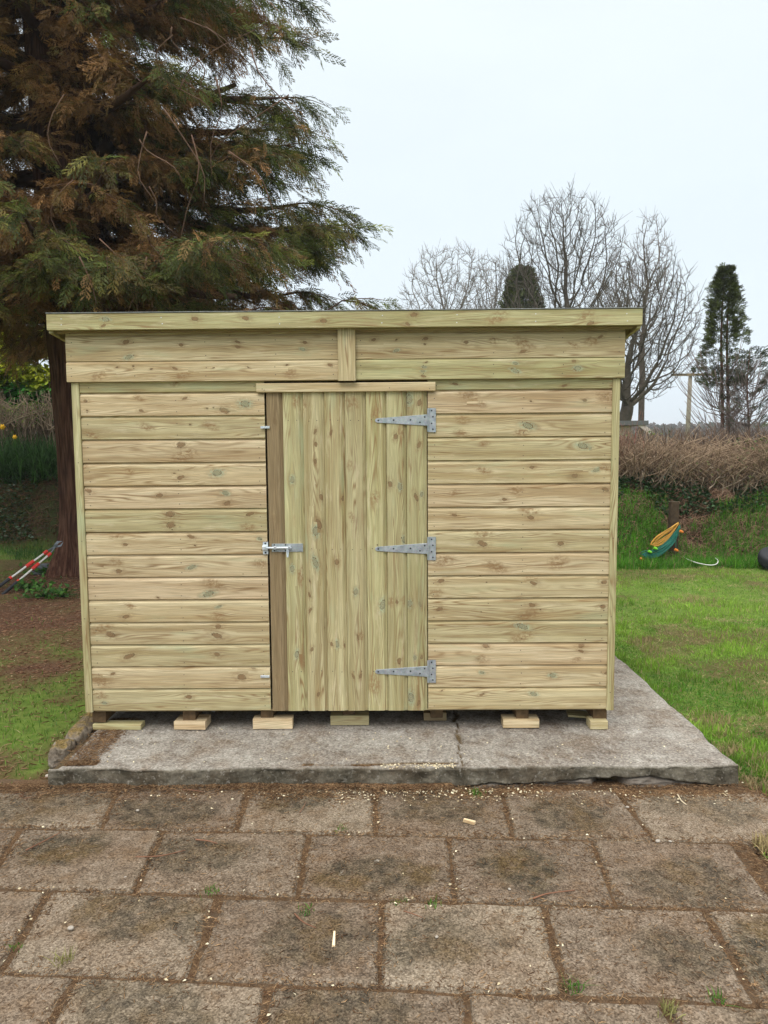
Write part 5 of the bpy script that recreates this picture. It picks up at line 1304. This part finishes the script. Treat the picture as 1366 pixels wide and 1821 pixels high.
# right lawn, denser near the camera
xs_, ys_ = [], []
for n, x0, x1, y0, y1 in ((26000, 1.55, 2.9, 2.3, 4.2), (60000, 1.6, 4.6, 3.6, 7.0), (65000, 1.2, 7.5, 6.6, 10.9)):
    a, b = turf(n, x0, x1, y0, y1, rs); xs_.append(a); ys_.append(b)
x, y = np.concatenate(xs_), np.concatenate(ys_)
lim = np.interp(y, [2.3, 2.45, 2.62, 3.00, 3.06, 3.35, 3.50, 6.5, 6.7], [2.1, 1.66, 1.60, 1.52, 1.95, 1.86, 1.76, 1.75, 1.0]) + (fbm(y * 9, y * 0, 93) - .5) * .10
k = (x > lim); x, y = x[k], y[k]
so = soil_amt(x, y); k = rs.random(len(x)) > so * .82; x, y, so = x[k], y[k], so[k]
n1 = fbm(x * .9, y * .9, 61, 3); n2 = fbm(x * 5, y * 5, 62, 3)
cl = sstep(.35, .62, n1 * .6 + n2 * .4)
P = np.stack([x, y, ground_z(x, y) - .003], -1)
V, F, T = blades(P, .040, .0027, ((.5,) * 3, (.5,) * 3), rs, .9)
col_ = (lin(.075, .20, .015) * (1 - cl[:, None]) + lin(.24, .39, .05) * cl[:, None]) * rs.uniform(.6, 1.35, (len(x), 1))
stw = rs.random(len(x)) < (.10 + .75 * sstep(.55, .68, fbm(x * 2.6, y * 3.4, 67, 4))); col_[stw] = lin(.38, .30, .15) * rs.uniform(.6, 1.2, (stw.sum(), 1))
hs = (.55 + 1.0 * sstep(.45, .68, n2)) + .35 * sstep(.12, .0, np.abs(x - 1.80)) * (y < 6.5)
V = V.reshape(-1, 5, 3); V[:, 2:, 2] = P[:, None, 2] + (V[:, 2:, 2] - P[:, None, 2]) * hs[:, None]; V = V.reshape(-1, 3)
lawn = (V, F, np.repeat(col_ * (.78 + .5 * fbm(x * 2.2, y * 2.2, 66, 3)[:, None]), 5, axis=0))
# left patchy grass
x, y = turf(70000, -7.5, -1.72, 3.2, 13.2, rs)
so = soil_amt(x, y); k = (rs.random(len(x)) > np.clip(so * 1.25, 0, .97)) & ((y > 3.45) | (x < -1.95)) & (x < np.interp(y, [3.2, 3.6, 4.2, 6.4, 6.6], [-2.05, -1.92, -1.86, -1.80, 0])); x, y = x[k], y[k]
P = np.stack([x, y, ground_z(x, y) - .003], -1); n2 = fbm(x * 4, y * 4, 64, 3)
L2_ = blades(P, .045, .0024, ((.06, .15, .018), (.15, .27, .035)), rs, .8, .14)
tag(link('lawn_grass', mesh_np('lawn_grass', *join_np([lawn, L2_])), M_GRASS), 'short green lawn grass with straw-coloured patches', 'grass', kind='stuff')
# long grass on the right bank foot
x, y, z = bank_pts(40000, .6, 8.5, -.25, 1.0, rs); k = (vnoise(x * 1.1, z * 2, 41) + .25 * vnoise(x * 5, y * 5, 42) + .50 * sstep(2.5, 3.6, x) - .45 * sstep(.1, .8, y - gz_foot(x)) > .55) | (y - gz_foot(x) < -.05) & (rs.random(len(x)) < .5)
P = np.stack([x, y, z - .01], -1)[k]
A = blades(P, .17, .0042, ((.045, .17, .015), (.14, .34, .03)), rs, .65, .05)
x, y, z = bank_pts(5000, -8, -2.3, -1.2, .6, rs); k = vnoise(x * 1.4, y * 1.4, 43) > .45
B = blades(np.stack([x, y, z - .01], -1)[k], .13, .004, ((.025, .08, .015), (.06, .15, .025)), rs, .7)
tag(link('long_grass', mesh_np('long_grass', *join_np([A, B])), M_GRASS), 'longer dark green grass growing at the foot of the banks', 'grass', kind='stuff')

# ================================================================== LITTER ON THE PAVING
rs = np.random.default_rng(99)
def strips(x, y, z, L, W, c, rs, up=.25, curl=.3):
    n = len(x); a = rs.uniform(0, 2 * np.pi, n); L = L * rs.uniform(.4, 1.5, n); W = W * rs.uniform(.6, 1.4, n); s = np.array([-.5, 0, .5])
    b = rs.normal(0, curl, n)
    P = np.stack([x[:, None] + np.cos(a)[:, None] * L[:, None] * s - np.sin(a)[:, None] * (b * L)[:, None] * (s ** 2), y[:, None] + np.sin(a)[:, None] * L[:, None] * s + np.cos(a)[:, None] * (b * L)[:, None] * (s ** 2),
                  z[:, None] + np.abs(rs.normal(0, up, n) * L * .5)[:, None] * (s + .5)[None]], -1)
    return tubes(P, np.stack([W * .6, W, W * .5], -1) * .5, 3, c)
def near_joint(n, rs):
    """points gathered along the joints, by rejection against the paver centres"""
    x = rs.uniform(-2.6, 1.95, n); y = rs.uniform(1.6, 3.55, n); d = np.full(n, 9.0)
    for cen, w, h in PAVS:
        dx = np.abs(x - cen[0]) - w / 2; dy = np.abs(y - cen[1]) - h / 2
        ins = (dx < 0) & (dy < 0); d = np.where(ins, np.minimum(d, np.minimum(-dx, -dy)), d)
    d = np.where(d > 8, 0, d); k = rs.random(n) < np.exp(-d / .018) + .05 + .05 * (vnoise(x * 2, y * 2, 55) > .6); return x[k], y[k]
x, y = near_joint(90000, rs)
n = 14000; x2 = rs.uniform(-2.0, 1.85, n); y2 = 3.51 - .02 * x2 - np.abs(rs.normal(0, .05, n)) * (.5 + 1.2 * vnoise(x2 * 5, x2 * 0, 57)) - .02 * (x2 > .3); x = np.concatenate([x, x2]); y = np.concatenate([y, y2])
n = 2600; x3 = rs.uniform(-1.68, -1.55, n) + rs.normal(0, .03, n); y3 = rs.uniform(3.55, 4.2, n); z3 = np.full(n, SL_Z + .004)
n = 900; x4 = rs.uniform(atZ(505, 1357, .1).x, atZ(818, 1350, .1).x, n); y4 = rs.normal(atZ(660, 1357, .1).y, .010, n)
n = 800; x5 = rs.uniform(-1.70, -1.45, n); y5 = rs.uniform(3.56, 3.66, n)
x = np.concatenate([x, x3, x4, x5]); y = np.concatenate([y, y3, y4, y5]); m = len(x)
z = np.concatenate([np.full(m - len(x3) - len(x4) - len(x5), .002) , z3, np.full(len(x4), SL_Z - .012), np.full(len(x5), SL_Z - .014)])
z = z + .018 * sstep(3.42, 3.5, y) * (y < 3.52) * np.where(x < .3, 1, .2)
right_ok = x < np.interp(y, [1.5, 2.35, 2.62, 3.02, 3.06, 3.6], [3, 2.05, 1.75, 1.62, 1.95, 1.9]); x, y, z = x[right_ok], y[right_ok], z[right_ok]
c = lin(.09, .045, .022) + (lin(.36, .23, .12) - lin(.09, .045, .022)) * rs.uniform(0, 1, (len(x), 1)) ** 1.8
A = strips(x, y, z, .017, .0026, c, rs)
n = 42000; x = rs.uniform(-5.6, -1.8, n); y = rs.uniform(3.4, 12.3, n); k = rs.random(n) < soil_amt(x, y) * .9 + .06; x, y = x[k], y[k]
c = lin(.11, .045, .024) + (lin(.34, .20, .12) - lin(.11, .045, .024)) * rs.uniform(0, 1, (len(x), 1)) ** 1.8
B = strips(x, y, ground_z(x, y) + .004, .032, .0055, c, rs)
tag(link('fallen_needles', mesh_np('fallen_needles', *join_np([A, B])), M_TWIG), 'brown needles and bark crumbs gathered in the paving joints and under the conifer', 'debris', kind='stuff')
# pale wood shavings
n = 420; x, y = near_joint(3500, rs); x, y = x[:n], y[:n]
n = 420; x2 = rs.uniform(-1.2, 1.7, n); y2 = 3.47 - .02 * x2 - np.abs(rs.normal(0, .06, n)); x2[:200] = rs.uniform(-.3, .75, 200)
n = 260; x3 = rs.uniform(-.05, .32, n); y3 = rs.normal(atZ(720, 1362, .1).y, .012, n)
n = 160; x4 = rs.uniform(-1.7, 1.6, n); y4 = rs.uniform(3.55, 4.1, n)
n = 420; x5 = rs.uniform(-5, -1.9, n); y5 = rs.uniform(3.3, 10, n)
X = np.concatenate([x, x2, x3, x4, x5]); Y = np.concatenate([y, y2, y3, y4, y5]); Z = np.concatenate([np.full(len(x), .005), np.full(len(x2), .010), np.full(len(x3) , SL_Z + .001), np.full(len(x4), SL_Z + .003), ground_z(x5, y5) + .01])
c = lin(.42, .33, .19) + (lin(.74, .66, .47) - lin(.42, .33, .19)) * rs.uniform(0, 1, (len(X), 1))
sz = np.where((np.arange(len(X)) > len(x) + len(x2)) & (np.arange(len(X)) < len(x) + len(x2) + len(x3)), .6, 1)
V, F, T = leaves(np.stack([X, Y, Z], -1), .0125, ((.5,) * 3,) * 2, rs, (-.3, .2)); T = np.repeat(c, 5, axis=0)
tag(link('wood_shavings', mesh_np('wood_shavings', V, F, T), M_TWIG), 'pale wood shavings and chips scattered along the edge of the base and over the paving', 'debris', kind='stuff')
# individual bits
def on_pav(px, py, z=.006): 
    p = atZ(px, py, z); return p
def stick(pxs, label, r=.0035, c=(.20, .10, .06)):
    pts = [tuple(on_pav(*q, z=.008 + .006 * (i % 2))) for i, q in enumerate(pxs)]
    V, F, T = tubes(smooth_curve(pts, 12)[None], np.linspace(r, r * .5, 12)[None], 6, [lin(*c)])
    tag(link('twig', mesh_np('twig', V, F, T, smooth=True), M_TWIG), label, 'twig', 'brown twigs lying on the paving')
stick([(524, 1625), (540, 1640), (562, 1650)], 'short reddish twig on the paving left of the pale splinter')
stick([(322, 1404), (342, 1405), (365, 1409)], 'straight brown twig near the concrete base in the second paving slab from the left')
stick([(242, 1524), (285, 1522), (330, 1512)], 'long forked-looking twig across the joint at the left of the second row of paving')
stick([(348, 1493), (368, 1495), (387, 1500)], 'small reddish twig at the top left-centre of the second paving row')
stick([(948, 1598), (975, 1589), (1022, 1583)], 'long thin twig lying along the joint at the right-centre of the paving')
stick([(46, 1512), (80, 1495), (108, 1480)], 'thin slanting twig at the far left of the second paving row')
stick([(718, 1620), (737, 1626), (752, 1632)], 'small dark twig on the palest paving slab', .0025)
stick([(533, 1445), (540, 1435), (544, 1426)], 'short upright-lying twig on the third slab of the back row', .0025)
stick([(1205, 1413), (1212, 1424), (1221, 1431)], 'pale bent stick beneath the broken corner of the base', .004, (.62, .52, .36))
def chip(name, label, px, py, L, W, H, yaw, col):
    p = on_pav(px, py, .004); mb = MB()
    mb.sweep([(-W / 2, 0), (W / 2, 0), (W / 2 * .8, H), (-W / 2 * .9, H)], -L / 2, L / 2, lambda u, v, d: (u, v * (1 - .75 * max(0, u / L)) if name == 'wood_splinter' else v, d), col)
    o = mb.build(name, M_WOOD); o.location = p; o.rotation_euler.z = yaw; tag(o, label, 'wood chip'); return o
chip('wood_chip', 'stubby pale brown wood chip on the back row of paving, right of centre', 835, 1463, .055, .018, .012, rad(-28), (.1, .9, 0))
chip('wood_splinter', 'pale pointed splinter standing out on the paving left of the palest slab', 594, 1671, .075, .012, .006, rad(92), (.1, 1.0, 0))
M_PEB = plain('pale_pebble', (.36, .32, .27), .8, 0, .2, .15, 60, .2)
for i, (px, py, s_, lab) in enumerate(((245, 1442, .010, 'pale flat chip on the second slab of the back row'), (777, 1667, .008, 'round whitish stone on the palest paving slab'), (906, 1582, .008, 'round white stone on the long joint right of centre'), (1116, 1436, .010, 'cream pebble at the top of the right-hand slanting joint'),
                                  (1170, 1497, .014, 'large cream pebble at the corner where two joints meet on the right'), (338, 1421, .006, 'tiny white chip right of the straight twig in the back row'), (126, 1652, .014, 'pale lichen-grey stone flake on the mossy slab at lower left'), (223, 1561, .008, 'whitish chip on the lower edge of the second paving row at left'),
                                  (85, 1381, .018, 'rough pinkish stone at the front left corner of the base'), (1192, 1497, .009, 'small cream pebble in the joint right of the large one'))):
    p = on_pav(px, py, .004); o = rock('pebble', (p.x, p.y, p.z + s_ * .3), (s_ * .8, s_ * .65, s_ * .35), 200 + i, M_PEB, rz=i, boxy=2.5, res=(18, 10)); tag(o, lab, 'pebble', 'pale pebbles and chips on the paving')
# weeds in the joints
def weed(name, px, py, n, H, W, label, cols=((.06, .15, .02), (.16, .28, .04)), z=0.0, rs=np.random.default_rng(3), leafy=False, r=.02, cat='weed', grp='weeds growing from the joints', p=None):
    p = np.array(p if p is not None else on_pav(px, py, z)); R = rs.normal(0, r, (n, 3)); R[:, 2] = 0
    if leafy:
        Q = p + R + np.stack([0 * R[:, 0], 0 * R[:, 0], np.abs(rs.normal(0, H * .4, n)) + .005], -1); A = leaves(Q, W, cols, rs, (-1.0, .1))
        q0 = np.repeat(p[None], n, 0); S = np.stack([q0, q0 + (Q - q0) * .5 + [0, 0, .02], Q], 1)
        V, F, T = join_np([A, tubes(S, np.full((n, 3), .0022), 3, np.tile(np.array(cols[0]), (n, 1)))])
    else: V, F, T = blades(p + R, H, W, cols, rs, .9)
    tag(link(name, mesh_np(name, V, F, T), M_GRASS), label, cat, grp)
for px, py, lab, n, H in ((845, 1412, 'bright green weed tuft against the middle of the base', 70, .035), (378, 1587, 'little green weed where joints meet left of centre', 34, .03), (547, 1622, 'small weed on the slab left of the palest one', 26, .028),
                          (608, 1476, 'tiny green tuft in the back joint left of the door middle', 30, .022), (1020, 1757, 'green tuft at the lower right corner of the palest slab', 40, .04), (1190, 1800, 'yellowish grass tuft at the bottom right of the paving', 45, .045),
                          (772, 1608, 'small dark tuft at the top of the palest slab', 24, .03), (112, 1712, 'dry upright tuft by the lower left joint', 30, .05), (1272, 1778, 'sparse tuft on the last joint at the right', 24, .035), (28, 1685, 'mossy tuft beside the lower left slanting joint', 20, .02), (715, 1602, 'short flat weed near the top left of the palest slab', 20, .02)):
    weed('weed', px, py, n, H * .8, .0020, lab, ((.20, .19, .06), (.34, .32, .12)) if 'dry' in lab or 'yellowish' in lab else ((.05, .13, .02), (.14, .26, .04)), z=.002, r=.016)
# broad-leaved weeds by the big trunk
for px, py, n, lab in ((88, 1020, 90, 'broad-leaved green weed at the foot of the big trunk'), (48, 1048, 80, 'broad-leaved weed below the lopper grips'), (78, 1062, 60, 'low leafy weed in front of the trunk, right of the loppers'), (112, 1062, 50, 'small leafy weed against the shed corner under the tree')):
    p = atZ(px, py, .02); weed('broadleaf_weed', 0, 0, n, .13, .07, lab, ((.03, .10, .015), (.09, .22, .03)), leafy=True, r=.12, grp='leafy weeds around the big trunk', p=p)

# ================================================================== LOPPERS leaning at the trunk
M_RED = plain('red_plastic', (.62, .035, .025), .45, 0, .5, .1); M_ALU = plain('pale_aluminium', (.72, .70, .66), .4, .3, .5, .08); M_BLK = plain('black_grip', (.022, .023, .028), .6, 0, .4, .2); M_STEEL = plain('dark_steel', (.16, .18, .20), .4, .6, .5, .2)
tip = atZ(112, 963, .62); tip = atY(112, 963, 9.35)
h1 = [atZ(-6, 1046, .07), atY(17, 1030, 9.0)]; 
lop = thing('loppers', 'long-handled loppers with white and red handles leaning against the big trunk', 'loppers', tuple(tip))
def on_line(a, b, t): return a + (b - a) * t
Hs = []
for k, (ga, gb_, piv) in enumerate((((-14, 1052), (18, 1031), (84, 980)), ((4, 1058), (30, 1035), (90, 984)))):
    A_ = atY(*ga, 8.55); Pv = atY(*piv, 9.2)
    mb = MB(); mb.cyl(on_line(A_, Pv, .02), Pv, .0125, 12); hd = mb.build('handle', M_ALU, lop)
    mb = MB(); mb.cyl(A_, on_line(A_, Pv, .31), .020, 14); mb.build('grip', M_BLK, hd)
    for t0, t1, r in ((.30, .335, .0225), (.60, .74, .0215), (.93, 1.0, .021)):
        mb = MB(); mb.cyl(on_line(A_, Pv, t0), on_line(A_, Pv, t1), r, 14); mb.build('collar', M_RED, hd)
    Hs.append(Pv)
mb = MB(); c0 = (Hs[0] + Hs[1]) / 2
pv = atY(99, 971, 9.28)
mb.cyl(Hs[0], pv, .011, 8); mb.cyl(Hs[1], pv, .011, 8); mb.cyl(pv + Vector((0, -.02, 0)), pv + Vector((0, .02, 0)), .022, 12)
dirt_ = (tip - pv); sidev = Vector((-dirt_.z, 0, dirt_.x)).normalized()
for s_, w_ in ((1, .016), (-1, .012)):
    a_ = pv + sidev * .012 * s_; m_ = pv + dirt_ * .5 + sidev * .030 * s_; e2 = tip + sidev * .006 * s_
    for y0 in (0,):
        mb.face([a_ - sidev * w_, a_ + sidev * w_, m_ + sidev * w_, e2, m_ - sidev * w_], [(0, 0)] * 5)
        off = Vector((0, .006, 0)); mb.face([p_ + off for p_ in (a_ - sidev * w_, m_ - sidev * w_, e2, m_ + sidev * w_, a_ + sidev * w_)], [(0, 0)] * 5)
mb.build('blades', M_STEEL, lop)
M_SLATE = plain('grey_stone', (.115, .12, .135), .85, 0, .2, .2, 20, .4)
p = atZ(63, 1018, .05); o = rock('stone', (p.x + .02, p.y + .25, .055), (.17, .09, .075), 301, M_SLATE, rz=.35, boxy=4); tag(o, 'long grey stone lying behind the loppers', 'stone')

# ================================================================== POST WITH COILED CABLES
pp_ = atY(1200, 938, 10.55); zg = float(ground_z(pp_.x, 10.62))
mb = MB(); topz = atY(1200, 893, 10.5).z
mb.box((pp_.x, 10.60, (zg - .2 + topz) / 2), (.125, .11, topz - zg + .2), 'z', (.3, .0, 1.0), bev=.012)
o = mb.build('fence_post', plain('weathered_post', (.065, .044, .028), .9, 0, .2, .35, 18, .8)); tag(o, 'short weathered wooden post on the right-hand bank holding the coiled cables', 'post')
M_YC = plain('yellow_cable', (.52, .27, .03), .45, 0, .5, .08); M_GC = plain('green_cable', (.004, .15, .105), .4, 0, .5, .08); M_OR = plain('orange_connector', (.75, .22, .03), .4, 0, .5, .05); M_LIME = plain('lime_connector', (.20, .62, .03), .4, 0, .5, .05); M_WT = plain('white_pipe', (.62, .62, .57), .5, 0, .4, .05)
hookp = (1206, 930)
def coil(loops, mat, name, label, r, ctrl, spread, Y=10.42, ends=()):
    rs = np.random.default_rng(len(label)); P_ = []
    for k in range(loops):
        f = rs.uniform(-1, 1); pts = []
        for i, (px, py) in enumerate(ctrl):
            w = math.sin(math.pi * i / (len(ctrl) - 1)); pts.append(tuple(atY(px + f * spread * w + rs.normal(0, .7), py + f * spread * .6 * w + rs.normal(0, .7), Y - .03 * w + rs.uniform(-.02, .02))))
        P_.append(smooth_curve(pts, 30))
    V, F, T = tubes(np.array(P_), np.full((loops, 30), r), 6, np.full((loops, 3), .5))
    c = thing(name, label, 'cable', tuple(atY(*ctrl[0], Y)))
    link('cable_loops', mesh_np('cable_loops', V, F, T, smooth=True), mat, c)
    for (px, py, m_) in ends:
        q = atY(px, py, Y - .06); mb = MB(); mb.cyl(q + Vector((-.016, 0, .01)), q + Vector((.020, 0, -.008)), .019, 12); mb.cyl(q + Vector((.018, 0, -.007)), q + Vector((.034, 0, -.014)), .011, 10)
        mb.build('connector', m_, c)
    return c
cy_ = coil(9, M_YC, 'yellow_cable_coil', 'coiled yellow cable hanging from the bank post', .006, [(1206, 930), (1192, 942), (1172, 955), (1161, 967), (1163, 970), (1178, 963), (1195, 948), (1206, 932)], 4.0)
cg_ = coil(16, M_GC, 'green_cable_coil', 'coiled teal-green cable with orange ends draped below the yellow one', .0048, [(1209, 935), (1203, 952), (1190, 970), (1168, 985), (1146, 989), (1150, 984), (1170, 978), (1188, 965), (1203, 945), (1208, 937)], 6.0,
           ends=((1140, 994, M_OR), (1202, 978, M_OR), (1211, 945, M_OR), (1155, 981, M_LIME), (1165, 975, M_LIME)))
V, F, T = tubes(np.array([smooth_curve([tuple(atY(*q)) for q in ((1203, 950, 10.36), (1202, 962, 10.36), (1202, 976, 10.36))], 8), smooth_curve([tuple(atY(*q)) for q in ((1209, 935, 10.36), (1210, 940, 10.36), (1211, 944, 10.36))], 8)]), np.full((2, 8), .0045), 5, np.full((2, 3), .5))
link('loose_end', mesh_np('loose_end', V, F, T), M_GC, cg_)
pts = [tuple(atZ(*q, .10)) for q in ((1211, 986), (1222, 994), (1240, 1001), (1262, 1005), (1274, 1003), (1277, 997), (1272, 992))]
V, F, T = tubes(smooth_curve(pts, 30)[None], np.full((1, 30), .007), 8, np.full((1, 3), .5))
tag(link('white_pipe', mesh_np('white_pipe', V, F, T, smooth=True), M_WT), 'curved length of thin white pipe lying in the grass below the cables', 'pipe')
# dark object at the right edge of the picture: a tyre lying against the bank
p = atY(1392, 962, 10.0); u, v = np.meshgrid(np.linspace(0, 2 * np.pi, 60, endpoint=False), np.linspace(0, 2 * np.pi, 24, endpoint=False), indexing='ij')
sq = lambda a, n: np.sign(np.cos(a)) * np.abs(np.cos(a)) ** n; sqs = lambda a, n: np.sign(np.sin(a)) * np.abs(np.sin(a)) ** n
Rt = .225 + .075 * sq(v, .6); tread = .004 * np.sign(np.sin(u * 30)) * (np.cos(v) > .75)
P = np.stack([(Rt + tread) * np.cos(u), (Rt + tread) * np.sin(u), .085 * sqs(v, .6)], -1); ii = np.arange(u.size).reshape(u.shape)
q = np.stack([ii, np.roll(ii, -1, 0), np.roll(np.roll(ii, -1, 0), -1, 1), np.roll(ii, -1, 1)], -1).reshape(-1, 4)
o = link('tyre', mesh_np('tyre', P.reshape(-1, 3), [q], np.full((u.size, 3), .5), smooth=True), plain('black_rubber', (.022, .023, .027), .75, 0, .3, .2, 30, .3)); o.location = (p.x, p.y, .16 + float(ground_z(p.x, p.y))); o.rotation_euler = (rad(18), rad(-4), 0)
tag(o, 'black rubber tyre cut off by the right edge at the foot of the bank', 'tyre')
tag(o, None, None)


# ================================================================== HAZE
me = bpy.data.meshes.new('haze'); xs, ys, zs = (-520, 520), (-320, 720), (-8, 24)
vv = [(x, y, z) for x in xs for y in ys for z in zs]
me.from_pydata(vv, [], [(0, 1, 3, 2), (4, 6, 7, 5), (0, 4, 5, 1), (2, 3, 7, 6), (0, 2, 6, 4), (1, 5, 7, 3)])
hz = NT('haze_air'); v = hz.node('ShaderNodeVolumePrincipled', {'Color': (.97, .985, 1.0), 'Density': .0009}); v.inputs['Anisotropy'].default_value = .2
hz.n.links.new(v.outputs[0], hz.out.inputs[1])
tag(link('haze', me, hz.m), 'thin pale haze filling the air between the garden and the far hills', 'haze', kind='stuff')
